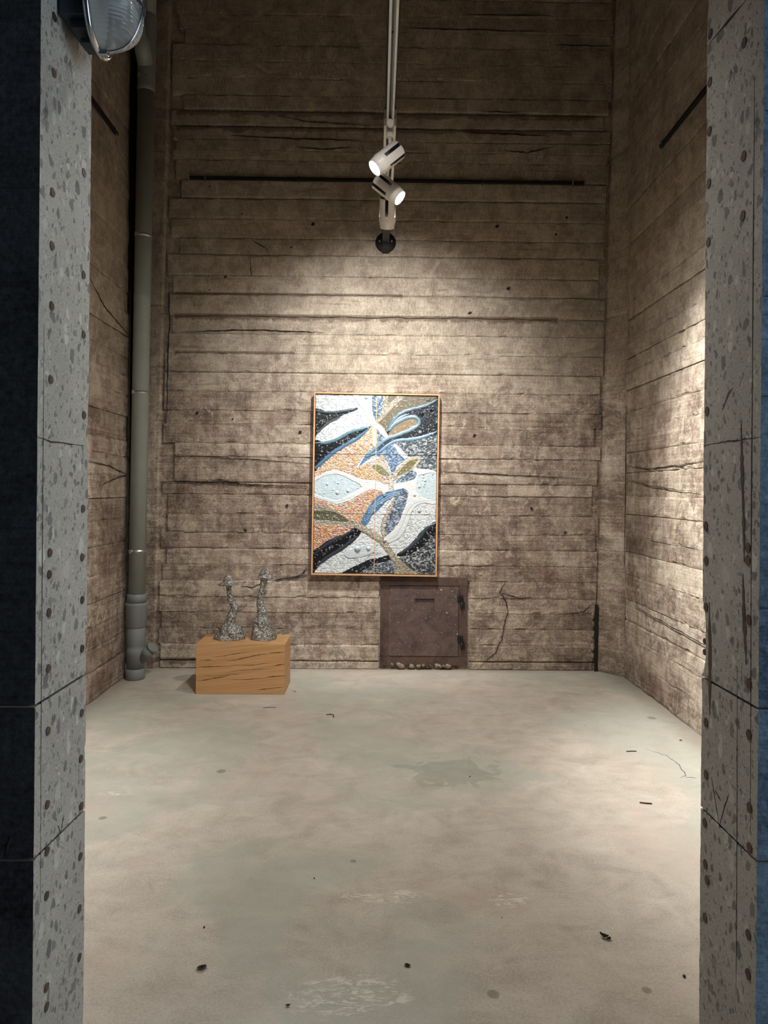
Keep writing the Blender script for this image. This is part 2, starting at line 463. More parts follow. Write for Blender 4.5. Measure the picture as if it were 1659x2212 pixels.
def glaze_mat():
    t = NT('glazed_relief_colours')
    a = t.node('ShaderNodeVertexColor'); a.layer_name = 'Col'
    t.pos(); n = t.noise(t._pv, 140, 4, 0.7)
    t.bump(n, 0.45, 0.003)
    return t.set(a.outputs['Color'], 0.22, Specular_IOR_Level=0.6)
M_glaze = glaze_mat()

# ------------------------------------------------------------------ setting: slabs
def slab(name, c, s, mat, parent=None):
    bm = bm_new(); add_box(bm, c, s)
    o = obj(name, bm, mat, parent)
    if parent is None: o['kind'] = 'structure'
    return o

XL, XR, YB, TOP = -1.98, 2.01, 5.80, 6.3
floor = slab('floor', (0, 2.9, -0.1), (9.0, 8.6, 0.2), M_floor)
ceiling = slab('ceiling', (0, 4.3, TOP + 0.1), (4.9, 5.9, 0.2), M_wy)
wall_back = slab('wall_back', (0.22, YB + 0.62, TOP / 2), (4.36, 1.20, TOP), M_wx)
wall_left = slab('wall_left', (XL - 0.155, 3.56, TOP / 2), (0.27, 3.90, TOP), M_wy)
wall_right = slab('wall_right', (XR + 0.155, 3.75, TOP / 2), (0.27, 4.3, TOP), M_wy)
recess = slab('trim_1', (-2.32, 6.18, TOP / 2), (0.06, 1.32, TOP), M_wy)
slab('trim_4', (-2.15, 6.90, TOP / 2), (0.40, 0.12, TOP), M_wy)     # side of the narrow slot behind the drain pipe

def course(parent, f, a0, a1, z0, z1, mat, seed, off=0.0, dz=0.0, notch=0.0, n=None, lip=0.0018):
    """one course of board-marked concrete: f(s, z, d) -> world point, d = distance out of the wall"""
    n = n or max(8, int((a1 - a0) / 0.028)); rows = 7
    s = np.linspace(a0, a1, n + 1); h = z1 - z0
    t = np.array([0.0, 0.035, 0.10, 0.5, 0.90, 0.965, 1.0])
    Sg, Tg = np.meshgrid(s, t)
    rag = 0.0022 + notch
    jt = (fbm(s * 9, s * 0 + seed * 3.1, 4, seed) - 0.5) * rag * 2.2
    jb = (fbm(s * 9, s * 0 + seed * 5.7, 4, seed + 9) - 0.5) * rag * 2.2
    Z = z0 + Tg * h + jb * (1 - Tg) + jt * Tg + dz * (Sg - a0) / max(a1 - a0, .01)
    D = off + (fbm(Sg * 5, Z * 14, 4, seed) - 0.5) * 0.006
    edge = lip * np.array([1, 0.25, 0, 0, 0, 0.25, 1])[:, None]
    chip = np.clip(fbm(Sg * 14, Tg * 2, 3, seed + 4) - 0.56, 0, 1) * 0.05
    D = D - edge - np.where((Tg < 0.05) | (Tg > 0.95), chip, 0)
    verts = []; faces = []
    for j in range(rows):
        for i in range(n + 1): verts.append(f(Sg[j, i], Z[j, i], D[j, i]))
    for j in (0, rows - 1):                                     # back lips
        for i in range(n + 1): verts.append(f(Sg[j, i], Z[j, i], -0.028))
    W = n + 1
    for j in range(rows - 1):
        for i in range(n): faces.append((j * W + i, j * W + i + 1, (j + 1) * W + i + 1, (j + 1) * W + i))
    b0 = rows * W; t0 = (rows + 1) * W; tr = (rows - 1) * W
    for i in range(n):
        faces.append((b0 + i, b0 + i + 1, i + 1, i)); faces.append((tr + i, tr + i + 1, t0 + i + 1, t0 + i))
    for i in (0, n):
        ring = [b0 + i] + [j * W + i for j in range(rows)] + [t0 + i]
        faces.append(tuple(ring))
    me = bpy.data.meshes.new('concrete_course'); me.from_pydata(verts, [], faces)
    o = obj('concrete_course', me, mat, parent, smooth=False)
    return o

fb = lambda s, z, d: (s, YB - d, z)
fl = lambda s, z, d: (XL + d, s, z)
fr = lambda s, z, d: (XR - d, s, z)

# joint heights read on the back wall, bottom to top
jy = [1443, 1426, 1391, 1356, 1321, 1287, 1253, 1218, 1184, 1149, 1109, 1067, 1041, 985, 956, 916, 885, 845, 803, 761, 720, 681, 634,
      593, 548, 512, 470, 426, 386, 343, 322, 300, 270, 236, 203, 165, 130, 95, 61, 28]
jz = [max(0.0, on(400, y, 1, YB).z) for y in jy] + [5.6, 5.74, 5.88, 6.02, 6.16, 6.29]
jz[0] = 0.002
deep = {270: 0.010, 236: 0.013, 634: 0.009, 681: 0.007, 1041: 0.006, 548: 0.004, 426: 0.004, 803: 0.004, 1426: 0.008, 985: 0.003}
rnd = random.Random(5)
hx0, hx1 = on(819, 1340, 1, YB).x, on(1013, 1340, 1, YB).x
for k in range(len(jz) - 1):
    z0, z1 = jz[k], jz[k + 1]
    zc = (z0 + z1) / 2
    g0 = (deep.get(jy[k], 0.0003) if k < len(jy) else 0.0004) / 2
    g1 = (deep.get(jy[k + 1], 0.0003) if k + 1 < len(jy) else 0.0004) / 2
    xl = -1.815 + 0.016 * zc + rnd.choice([0.0, 0.0, 0.05, 0.1, 0.02]); xr = 1.825 + 0.022 * zc - rnd.choice([0, 0, 0.02, 0.06])
    off = rnd.uniform(-0.004, 0.005)
    spans = [(xl, xr)]
    if z1 < 0.80 and z0 > 0.0: spans = [(xl, hx0 - 0.004), (hx1 + 0.004, xr)]       # broken by the hatch
    elif rnd.random() < 0.3:
        q = rnd.uniform(xl + 0.6, xr - 0.6); spans = [(xl, q - 0.0006), (q + 0.0006, xr)]
    for (a, b) in spans:
        course(wall_back, fb, a, b, z0 + g0, z1 - g1, M_wx, k * 3 + int(a * 10) % 3, off + rnd.uniform(-0.001, 0.001), dz=-0.004 * (b - a) / 3.6,
               notch=0.006 if (g0 + g1) > 0.006 else 0.0, lip=rnd.choice([0.0008, 0.0016, 0.004]) if (g0 + g1) < 0.002 else 0.008)
# side walls
for side, f, y0, y1, par in (('l', fl, 1.66, 5.50, wall_left), ('r', fr, 1.66, 5.60, wall_right)):
    z = 0.002; k = 0
    while z < TOP - 0.03:
        h = rnd.uniform(0.115, 0.205); z1 = min(z + h, TOP - 0.01)
        g = rnd.choice([0.0002, 0.0002, 0.0006, 0.002])
        course(par, f, y0, y1, z + g, z1 - g, M_wy, 200 + k * 2 + (side == 'r'), rnd.uniform(-0.006, 0.006), dz=rnd.uniform(-0.004, 0.004), n=110, lip=rnd.choice([0.001, 0.002, 0.005]))
        z = z1; k += 1

# corner boards (vertical shuttering marks) left of the back panel and on the right chamfer
def corner_panel(name, p0, p1, lean0, lean1, seed):
    """vertical concrete panel between plan points p0 and p1"""
    root = None
    zs = [0.002, 1.45, 2.95, 4.3, TOP - 0.01]
    d = (Vector(p1) - Vector(p0)).to_3d(); nrm = Vector((d.y, -d.x, 0)).normalized()
    if nrm.y > 0: nrm = -nrm
    for q in range(4):
        n = 8; m = 40
        verts = []; faces = []
        for j in range(m + 1):
            for i in range(n + 1):
                t = i / n; z = zs[q] + 0.001 + (zs[q + 1] - zs[q] - 0.002) * j / m
                x = p0[0] + lean0 * z + (p1[0] + lean1 * z - p0[0] - lean0 * z) * t; y = p0[1] + (p1[1] - p0[1]) * t
                dd = (float(fbm(t * 3, z * 4, 4, seed + q)) - 0.5) * 0.012 - (0.012 if i in (0, n) else 0) - (0.008 if j in (0, m) else 0)
                verts.append((x + nrm.x * dd, y + nrm.y * dd, z))
        W = n + 1
        for j in range(m):
            for i in range(n): faces.append((j * W + i, j * W + i + 1, (j + 1) * W + i + 1, (j + 1) * W + i))
        base = len(verts)
        for (i, j) in ((0, 0), (n, 0), (n, m), (0, m)):
            v = verts[j * W + i]; verts.append((v[0] - nrm.x * 0.05, v[1] - nrm.y * 0.05, v[2]))
        faces.append(tuple(i for i in range(n + 1)) + (base + 1, base))
        faces.append(tuple(m * W + i for i in range(n, -1, -1)) + (base + 3, base + 2))
        faces.append(tuple(j * W for j in range(m, -1, -1)) + (base, base + 3))
        faces.append(tuple(j * W + n for j in range(m + 1)) + (base + 2, base + 1))
        me = bpy.data.meshes.new('concrete_panel'); me.from_pydata(verts, [], faces)
        o = obj('concrete_panel' if root else name, me, M_wx, root)
        if root is None:
            root = o; o['kind'] = 'structure'
    return root
corner_panel('trim_2', (-1.955, 5.775), (-1.835, 5.775), 0.010, 0.016, 31)
corner_panel('trim_3', (1.832, 5.80), (2.005, 5.605), 0.022, 0.004, 47)

# ------------------------------------------------------------------ front wall with the sawn opening
Y1, Y2 = 1.40, 1.645
JL, JR = -0.683, 0.776
def jamb(name, sx, jx, zlist, seed, chips, mats):
    """solid concrete either side of the opening; blocks split at the saw cuts. zlist: [(z at front, z at back), ...]"""
    root = None
    for q in range(len(zlist) - 1):
        (a0, a1), (b0, b1) = zlist[q], zlist[q + 1]
        gap = 0.003
        far = []
        N = max(6, int((b1 - a1) / 0.012))
        for i in range(N + 1):
            z = a1 + gap + (b1 - a1 - 2 * gap) * i / N
            e = (float(fbm(z * 30, seed, 4, seed)) - 0.5) * 0.007 - max(0, float(vnoise(z * 12, seed + .5, seed)) - 0.80) * 0.03
            for (c0, c1, depth) in chips:
                if c0 < z < c1: e -= depth * math.sin(math.pi * (z - c0) / (c1 - c0)) ** 0.4 + random.uniform(0, 0.003)
            far.append((Y2 + e, z))
        near = []
        N2 = max(4, int((b0 - a0) / 0.05))
        for i in range(N2 + 1):
            z = b0 - gap - (b0 - a0 - 2 * gap) * i / N2
            near.append((Y1 + (float(fbm(z * 20, seed + 3, 3, seed)) - 0.5) * 0.004, z))
        out = far + near
        bm = bm_new()
        xo = jx + sx * 3.6
        v1 = [bm.verts.new((jx, y, z)) for y, z in out]; v2 = [bm.verts.new((xo, y, z)) for y, z in out]
        f = bm.faces.new(v1 if sx > 0 else v1[::-1]); f.material_index = 0
        f = bm.faces.new(v2[::-1] if sx > 0 else v2); f.material_index = 0
        n = len(out)
        for i in range(n):
            j = (i + 1) % n
            f = bm.faces.new((v1[j], v1[i], v2[i], v2[j]) if sx > 0 else (v1[i], v1[j], v2[j], v2[i]))
            isnear = out[i][0] < Y1 + 0.05 and out[j][0] < Y1 + 0.05
            f.material_index = 1 if isnear else (2 if (out[i][0] > Y2 - 0.06 and out[j][0] > Y2 - 0.06) else 0)
        bmesh.ops.recalc_face_normals(bm, faces=bm.faces)
        o = obj(name if root is None else 'concrete_block', bm, mats, root)
        if root is None: root = o; o['kind'] = 'structure'
    return root
zt = 3.0
L_ = [(0.001, 0.001), (0.752, 0.740), (1.060, 1.060), (zt, zt)]
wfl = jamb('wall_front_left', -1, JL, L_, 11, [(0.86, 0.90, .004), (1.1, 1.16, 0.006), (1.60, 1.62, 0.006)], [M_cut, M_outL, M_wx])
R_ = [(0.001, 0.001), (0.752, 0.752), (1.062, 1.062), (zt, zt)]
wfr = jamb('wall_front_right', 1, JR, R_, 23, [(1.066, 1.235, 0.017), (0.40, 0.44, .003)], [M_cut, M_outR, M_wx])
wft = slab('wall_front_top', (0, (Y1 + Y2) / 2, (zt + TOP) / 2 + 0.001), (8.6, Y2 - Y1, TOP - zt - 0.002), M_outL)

def strip_mesh(name, pts, w, mat, parent, nrm, jit=0.002, thick=0.002, seed=0, sub_n=6, taper=True, loc=None, branch=None):
    """irregular thin sliver following pts (world points) on a face with outward normal nrm"""
    rr = random.Random(seed)
    P = [Vector(p) for p in pts]; Q = []
    nrm = Vector(nrm)
    for i in range(len(P) - 1):
        for k in range(sub_n):
            Q.append(P[i].lerp(P[i + 1], k / sub_n))
    Q.append(P[-1])
    n = len(Q); L = []; Rr = []
    for i, p in enumerate(Q):
        t = (Q[min(i + 1, n - 1)] - Q[max(i - 1, 0)]).normalized(); s = nrm.cross(t)
        ww = w * (0.55 + 0.9 * rr.random())
        if taper: ww *= max(0.15, min(1, 3.0 * min(i, n - 1 - i) / n + 0.12))
        c = p + s * rr.uniform(-jit, jit)
        L.append(c + s * ww / 2); Rr.append(c - s * ww / 2)
    bm = bm_new(); rows = []
    for k in range(n):
        rows.append([bm.verts.new(L[k] + nrm * thick), bm.verts.new(Rr[k] + nrm * thick), bm.verts.new(Rr[k] - nrm * 0.003), bm.verts.new(L[k] - nrm * 0.003)])
    for k in range(n - 1):
        a, b = rows[k], rows[k + 1]
        for i in range(4): bm.faces.new((a[i], a[(i + 1) % 4], b[(i + 1) % 4], b[i]))
    bm.faces.new(rows[0][::-1]); bm.faces.new(rows[-1])
    bmesh.ops.recalc_face_normals(bm, faces=bm.faces)
    return obj(name, bm, mat, parent)

def disc_mesh(name, r, rz, n_hat, mat, thick=0.0015, seed=1, jag=0.08):
    rr = random.Random(seed)
    x, y, d = frame_for(n_hat); bm = bm_new(); N = 14
    # use world z for the long side
    up = Vector((0, 0, 1)); side = up.cross(Vector(n_hat)).normalized()
    a = []; b = []
    for i in range(N):
        t = 2 * math.pi * i / N; k = 1 + rr.uniform(-jag, jag)
        p = side * math.cos(t) * r * k + up * math.sin(t) * rz * k
        a.append(bm.verts.new(p + Vector(n_hat) * thick)); b.append(bm.verts.new(p - Vector(n_hat) * 0.003))
    bm.faces.new(a)
    for i in range(N): bm.faces.new((a[i], b[i], b[(i + 1) % N], a[(i + 1) % N]))
    bmesh.ops.recalc_face_normals(bm, faces=bm.faces)
    me = bpy.data.meshes.new(name); bm.to_mesh(me); bm.free(); me.materials.append(mat)
    return me

rebL = disc_mesh('rebar_end', 0.0095, 0.0095, (1, 0, 0), M_rebar, seed=2)
rebR = disc_mesh('rebar_end', 0.0100, 0.0110, (-1, 0, 0), M_rebar, seed=3)
for (px, py) in [(113, 416), (181, 373), (112, 531), (180, 594), (111, 661), (180, 723), (109, 820), (181, 897), (179, 1099), (107, 1194), (177, 1204),
                 (106, 1241), (177, 1296), (105, 1323), (177, 1401), (104, 1444), (176, 1540), (103, 1579), (174, 1639), (101.5, 1738), (175, 1741),
                 (101, 1839), (173, 1850), (100, 1935), (171, 1963), (171, 2068), (100, 2133), (100, 2175), (116, 158), (117, 37)]:
    o = bpy.data.objects.new('rebar_end', rebL); COL.objects.link(o); o.parent = wfl
    p = on(px, py, 0, JL); o.location = (JL + 0.0003, min(p.y, Y2 - 0.014), p.z)
for (px, py) in [(1608, 92), (1535, 73), (1533, 178), (1607, 337), (1531, 285), (1530, 398), (1605, 466), (1529, 524), (1524, 889), (1525, 1136), (1616, 1183),
                 (1616, 1210), (1526, 1211), (1525.6, 1311), (1618, 1339), (1618.7, 1476), (1525.6, 1560.6), (1618.4, 1587), (1525.6, 1673), (1619.6, 1744),
                 (1523, 1777), (1619.6, 1831), (1524, 1867), (1527.7, 1901), (1523.5, 1982), (1617, 2019), (1616.6, 2104)]:
    o = bpy.data.objects.new('rebar_end', rebR); COL.objects.link(o); o.parent = wfr
    p = on(px, py, 0, JR); o.location = (JR - 0.0003, min(p.y, Y2 - 0.015), p.z)

def onL(px, py): return on(px, py, 0, JL)
def onR(px, py): return on(px, py, 0, JR)
# hairlines and saw marks on the sawn faces
strip_mesh('crack', [onL(80, 943), onL(110, 954), onL(184, 963)], 0.003, M_hair, wfl, (1, 0, 0), 0.0008, 0.0006, 1)
strip_mesh('saw_line', [onL(95, 700), onL(92, 1100), onL(89, 1500), onL(87, 1950)], 0.0022, M_hair, wfl, (1, 0, 0), 0.0002, 0.0005, 2)
strip_mesh('crack', [onL(131, 1801), onL(125, 1783)], 0.003, M_hair, wfl, (1, 0, 0), 0.0005, 0.0006, 3)
strip_mesh('crack', [onL(131, 1801), onL(137, 1760)], 0.0018, M_hair, wfl, (1, 0, 0), 0.0005, 0.0006, 4)
strip_mesh('saw_line', [onR(1630, 170), onR(1627, 600), onR(1623, 1150), onR(1621, 1800)], 0.003, M_hair, wfr, (-1, 0, 0), 0.0002, 0.0005, 5)
strip_mesh('saw_line', [onR(1593, 1440), onR(1592, 1800), onR(1590, 2150)], 0.002, M_hair, wfr, (-1, 0, 0), 0.0002, 0.0005, 6)
strip_mesh('crack', [onR(1520, 962), onR(1560, 955), onR(1600, 950), onR(1643, 943)], 0.0028, M_hair, wfr, (-1, 0, 0), 0.0012, 0.0006, 7)
strip_mesh('saw_line', [onR(1534, 92), onR(1612, 0)], 0.006, M_hair, wfr, (-1, 0, 0), 0.0002, 0.0005, 8)
strip_mesh('crack', [onR(1554, 1785), onR(1543, 1715), onR(1537, 1678)], 0.0026, M_hair, wfr, (-1, 0, 0), 0.0004, 0.0006, 9)
strip_mesh('crack', [onR(1554, 1785), onR(1566, 1740), onR(1575, 1715)], 0.0020, M_hair, wfr, (-1, 0, 0), 0.0004, 0.0006, 10)
strip_mesh('crack', [onR(1546, 1708), onR(1557, 1730)], 0.004, M_hair, wfr, (-1, 0, 0), 0.0004, 0.0006, 12)
strip_mesh('crack', [onR(1583, 838), onR(1574, 850), onR(1560, 887)], 0.006, M_rebar, wfr, (-1, 0, 0), 0.0004, 0.0006, 13)
# rusty bars sawn lengthways
for k, pts in enumerate(([(1601, 915), (1603, 1000), (1606, 1100), (1608, 1215)], [(1605, 1240), (1608, 1340), (1612, 1436)], [(1532.5, 1300), (1534, 1420), (1533, 1545)])):
    strip_mesh('exposed_rebar', [onR(*p) for p in pts], 0.011, M_rebar, wfr, (-1, 0, 0), 0.0006, 0.001, 20 + k, sub_n=8)
for (px, py) in ((1525, 1388), (1526, 1412)):
    bm = bm_new(); p = onR(px, py)
    add_lathe(bm, [(0.0085, 0), (0.0085, 0.03), (0.007, 0.034)], (JR + 0.036, Y2 - 0.006, p.z), (-1, 0, 0), 14)
    obj('rebar_stub', bm, M_rebar, wfr)
# board joints on the outer faces of the front wall
def onF(px, py): return on(px, py, 1, Y1)
for k, py in enumerate((404, 616, 820, 1139, 1296, 1925)):
    zz = onF(30, py).z
    strip_mesh('board_joint', [(JL - 2.2, Y1, zz), (JL - 1.1, Y1, zz + 0.004), (JL - 0.4, Y1, zz), (JL - 0.005, Y1, zz - 0.002)], 0.004, M_hair, wfl, (0, -1, 0), 0.001, 0.0025, 40 + k)
strip_mesh('crack', [onF(25, 1806), onF(12, 1850)], 0.003, M_hair, wfl, (0, -1, 0), 0.0008, 0.0025, 48)
for k, py in enumerate((240, 640, 855, 1313)):
    zz = onF(1650, py).z
    strip_mesh('board_joint', [(JR + 0.004, Y1, zz), (JR + 0.4, Y1, zz + 0.003), (JR + 1.1, Y1, zz - 0.003), (JR + 2.2, Y1, zz)], 0.004, M_hair, wfr, (0, -1, 0), 0.001, 0.0025, 60 + k)

# cracks and knots on the back wall
def onB(px, py, d=0.009): return on(px, py, 1, YB - d)
ck = [([(318, 1040), (340, 1041), (395, 1039), (440, 1043), (478, 1042), (520, 1045), (560, 1048), (620, 1050), (668, 1051)], 0.010),
      ([(438, 1038), (475, 1036), (500, 1042), (540, 1047)], 0.006),
      ([(345, 985), (430, 986), (500, 990), (560, 993), (668, 1000)], 0.005),
      ([(949, 1016), (990, 1020), (1060, 1024), (1120, 1027), (1190, 1030), (1255, 1032)], 0.006),
      ([(585, 1256), (610, 1250), (640, 1246), (668, 1240)], 0.010), ([(640, 1246), (655, 1236), (664, 1225)], 0.006), ([(520, 1266), (545, 1269), (560, 1262), (585, 1256)], 0.004),
      ([(1091, 1259), (1079, 1279), (1092, 1295), (1097, 1323), (1090, 1348), (1084, 1380), (1070, 1410), (1037, 1440)], 0.007),
      ([(1084, 1281), (1105, 1287), (1117, 1291), (1151, 1294)], 0.005),
      ([(1198, 1328), (1239, 1325), (1262, 1322), (1284, 1300)], 0.006),
      ([(340, 700), (350, 640), (352, 560), (356, 480)], 0.010), ([(361, 900), (362, 800), (366, 700), (366, 610)], 0.006),
      ([(545, 520), (580, 540)], 0.006), ([(541, 550), (543, 600)], 0.004),
      ([(600, 250), (660, 262), (720, 266), (800, 272)], 0.006), ([(500, 292), (640, 300), (780, 303)], 0.010), ([(1000, 285), (1100, 290), (1190, 294)], 0.008),
      ([(640, 318), (700, 322), (760, 318)], 0.008), ([(1090, 325), (1140, 330), (1200, 316)], 0.007), ([(1040, 241), (1120, 243)], 0.006),
      ([(880, 60), (1000, 64), (1180, 68)], 0.007), ([(1200, 97), (1320, 100)], 0.008), ([(1000, 31), (1190, 34)], 0.006),
      ([(700, 718), (640, 716), (560, 712), (470, 714), (390, 716)], 0.008)]
for k, (pts, ww) in enumerate(ck):
    strip_mesh('crack', [onB(*p) for p in pts], ww, M_crack, wall_back, (0, -1, 0), 0.0035, 0.001, 80 + k, sub_n=9)
knot = disc_mesh('knot_hole', 0.017, 0.014, (0, -1, 0), M_crack, seed=9, jag=0.35)
rk = random.Random(4)
for (px, py) in [(453, 403), (522, 462), (676, 484), (629, 534), (503, 905), (648, 934), (426, 892), (620, 1092), (530, 1145), (1148, 1098), (1221, 1150), (1025, 941),
                 (1098, 623), (1074, 489), (1224, 470), (1201, 506), (452, 626), (487, 598), (1015, 676)]:
    o = bpy.data.objects.new('knot_hole', knot); COL.objects.link(o); o.parent = wall_back
    o.location = onB(px, py, 0.007); k = rk.uniform(0.35, 1.0); o.scale = (k, 1, k * rk.uniform(0.7, 1.2)); o.rotation_euler = (0, rk.uniform(-3, 3), 0)
for k, pts in enumerate(([(5.0, 1.52), (5.3, 1.58), (5.49, 1.60)], [(4.75, 2.92), (5.0, 2.80), (5.3, 2.74), (5.49, 2.70)], [(4.7, 1.68), (5.1, 1.66), (5.49, 1.60)])):
    strip_mesh('crack', [(XL + 0.011, y, z) for y, z in pts], 0.006, M_crack, wall_left, (1, 0, 0), 0.004, 0.001, 120 + k, sub_n=9)
for k, pts in enumerate(([(5.55, 1.71), (5.1, 1.67), (4.6, 1.68), (4.2, 1.70)], [(5.55, 1.60), (5.0, 1.54), (4.3, 1.50)], [(5.59, 0.9), (5.58, 1.4), (5.58, 2.2)],
                         [(5.4, 0.62), (5.0, 0.60), (4.4, 0.58), (4.1, 0.57)])):
    strip_mesh('crack', [(XR - 0.011, y, z) for y, z in pts], 0.005, M_crack, wall_right, (-1, 0, 0), 0.004, 0.001, 130 + k, sub_n=9)
strip_mesh('crack', [on(x, y, 2, 0.0) for x, y in ((1395, 1618), (1440, 1633), (1470, 1655), (1480, 1675), (1470, 1680))], 0.003, M_hair, floor, (0, 0, 1), 0.006, 0.0008, 140, sub_n=8)
strip_mesh('crack', [on(x, y, 2, 0.0) for x, y in ((1478, 1678), (1505, 1681))], 0.003, M_hair, floor, (0, 0, 1), 0.003, 0.0008, 141)

# ------------------------------------------------------------------ drain pipe
PX = lambda z: -1.888 + 0.010 * z
PY = 5.47
def pp(z, dy=0): return Vector((PX(z), PY + dy, z))
pz = lambda y: on(300, y, 1, PY).z
pipe = empty('drain_pipe', (PX(0), PY, 0))
tag(pipe, 'tall grey plastic drain pipe standing in the left back corner beside the concrete walls', 'pipe')
ax = (0.010, 0, 1)
def pipe_part(name, prof, mat=M_pipe):
    bm = bm_new(); add_lathe(bm, prof, (PX(0), PY, 0), ax, 40)
    return sub(obj(name, bm, mat, pipe), pipe.location)
r = 0.0635
Z = [pz(y) for y in (1461, 1444, 1415, 1401, 1393, 1354, 1348, 1306, 1302, 1283)]
pipe_part('end_collar', [(0.066, 0.0), (0.073, 0.006), (0.074, Z[1]), (0.069, Z[1] + 0.004)], M_pipe2)
pipe_part('branch_body', [(0.0685, Z[1] + 0.004), (0.0685, Z[2]), (0.071, Z[2] + 0.003), (0.071, Z[3]), (0.0685, Z[3] + 0.004), (0.069, Z[4]), (0.071, Z[4] + 0.004), (0.071, Z[5] - 0.004), (0.068, Z[5])], M_pipe2)
pipe_part('coupling', [(0.072, Z[5]), (0.078, Z[5] + 0.006), (0.079, Z[7] - 0.01), (0.083, Z[7]), (0.083, Z[8]), (0.078, Z[8] + 0.004)], M_pipe2)
pipe_part('collar', [(0.0735, Z[8] + 0.004), (0.0735, Z[9]), (0.070, Z[9] + 0.003)], M_pipe2)
pipe_part('tube', [(r, Z[9]), (r, pz(645)), (r + 0.001, pz(644)), (r + 0.001, pz(640)), (r, pz(639)), (r, pz(200))])
pipe_part('upper_branch', [(0.066, pz(200)), (0.069, pz(190)), (0.069, pz(60)), (0.072, pz(55)), (0.072, pz(38)), (0.067, pz(36))], M_pipe2)
pipe_part('upper_tube', [(r, pz(36)), (r, 6.29)])
# lower inspection branch, rising to the right with a cap
def diag(name, z0, d, L, rr_, mats, cap):
    bm = bm_new(); o = pp(z0)
    d = Vector(d).normalized()
    add_lathe(bm, [(rr_, 0.0), (rr_, L * 0.62), (rr_ + 0.004, L * 0.63), (rr_ + 0.004, L)], o, d, 32)
    b = sub(obj(name, bm, mats, pipe), pipe.location)
    if cap:
        bm = bm_new(); add_lathe(bm, [(rr_ + 0.008, L), (rr_ + 0.009, L + 0.02), (rr_ + 0.005, L + 0.024)], o, d, 32)
        sub(obj('end_cap', bm, M_pipe2, pipe), pipe.location)
diag('cleaning_branch', pz(1436), (0.72, -0.12, 0.72), 0.185, 0.040, M_pipe2, True)
bm = bm_new(); o0 = pp(pz(150)); dd = Vector((-0.03, -0.66, 0.74)).normalized()
add_lathe(bm, [(0.060, 0.02), (0.060, 0.20), (0.056, 0.205), (0.056, 1.9)], o0, dd, 32)
sub(obj('side_pipe', bm, M_pipe, pipe), pipe.location)
for y in (1190, 849, 511, 171):
    z = pz(y); bm = bm_new(); rr_ = r + 0.0035
    add_lathe(bm, [(rr_ - 0.002, -0.012), (rr_, -0.010), (rr_, -0.003), (rr_ + 0.004, 0), (rr_, 0.003), (rr_, 0.010), (rr_ - 0.002, 0.012)], pp(z), ax, 36)
    add_box(bm, pp(z) + Vector((-0.035, -0.062, 0)), (0.020, 0.018, 0.030), bevel=0.002)
    c = sub(obj('pipe_clamp', bm, M_zinc, pipe), pipe.location)
    bm = bm_new(); add_tube(bm, [pp(z) + Vector((-0.06, 0.0, 0)), Vector((XL + 0.02, PY + 0.12, z))], 0.005, 8)
    sc = obj('fixing_rod', bm, M_zinc, c)
    sc.matrix_parent_inverse = Matrix.Identity(4)

# ------------------------------------------------------------------ picture rails, hooks
def rail(name, a, b, nrm, label, clips):
    c = (Vector(a) + Vector(b)) / 2; d = Vector(b) - Vector(a)
    root = empty(name, c); tag(root, label, 'rail')
    bm = bm_new(); x = d.normalized(); n = Vector(nrm); up = n.cross(x)
    M = Matrix((x, n, up)).transposed()
    add_box(bm, (0, 0, 0), (d.length, 0.022, 0.026), M, 0.003)
    obj('bar', bm, M_black, root)
    for t in clips:
        bm = bm_new(); p = x * (t - 0.5) * d.length + n * 0.012
        add_box(bm, p, (0.014, 0.006, 0.034), M, 0.001)
        add_tube(bm, [p + Vector((0, 0, -0.014)), p + n * 0.012 + Vector((0, 0, -0.03)), p + n * 0.006 + Vector((0, 0, -0.045)), p + Vector((0, 0, -0.034))], 0.0035, 8)
        obj('hook_clip', bm, M_chrome, root)
B = lambda px, py: on(px, py, 1, YB - 0.022)
rail('picture_rail', B(410, 384), B(1262, 396), (0, -1, 0), 'long thin black picture rail across the back wall above the artwork', [0.04, 0.275, 0.74, 0.97])
rail('picture_rail', (XL + 0.024, 4.2, 4.125), (XL + 0.024, on(252, 305, 0, XL + .02).y, 4.125), (1, 0, 0), 'black picture rail running along the left wall beside the drain pipe', [0.93])
p1 = on(1427, 317, 0, XR - 0.02); p2 = on(1525, 192, 0, XR - 0.02)
rail('picture_rail', p1, p1 + (p2 - p1) * 1.12, (-1, 0, 0), 'black picture rail running along the right wall near the opening', [0.07])
for (px, py, lb) in ((379, 301, 'small steel eye screw on the back wall near the drain pipe'), (1316, 308, 'small steel eye screw high in the right back corner')):
    p = on(px, py, 1, YB - 0.02); bm = bm_new()
    add_tube(bm, [(0.013 * math.cos(t), -0.01, 0.013 * math.sin(t)) for t in np.linspace(0, 2 * math.pi, 17)[:-1]], 0.0035, 8, closed=True)
    add_tube(bm, [(0.013, -0.01, 0), (0.02, 0.03, 0.0)], 0.0035, 8)
    o = obj('eye_screw', bm, M_chrome); o.location = p
    tag(o, lb, 'screw')

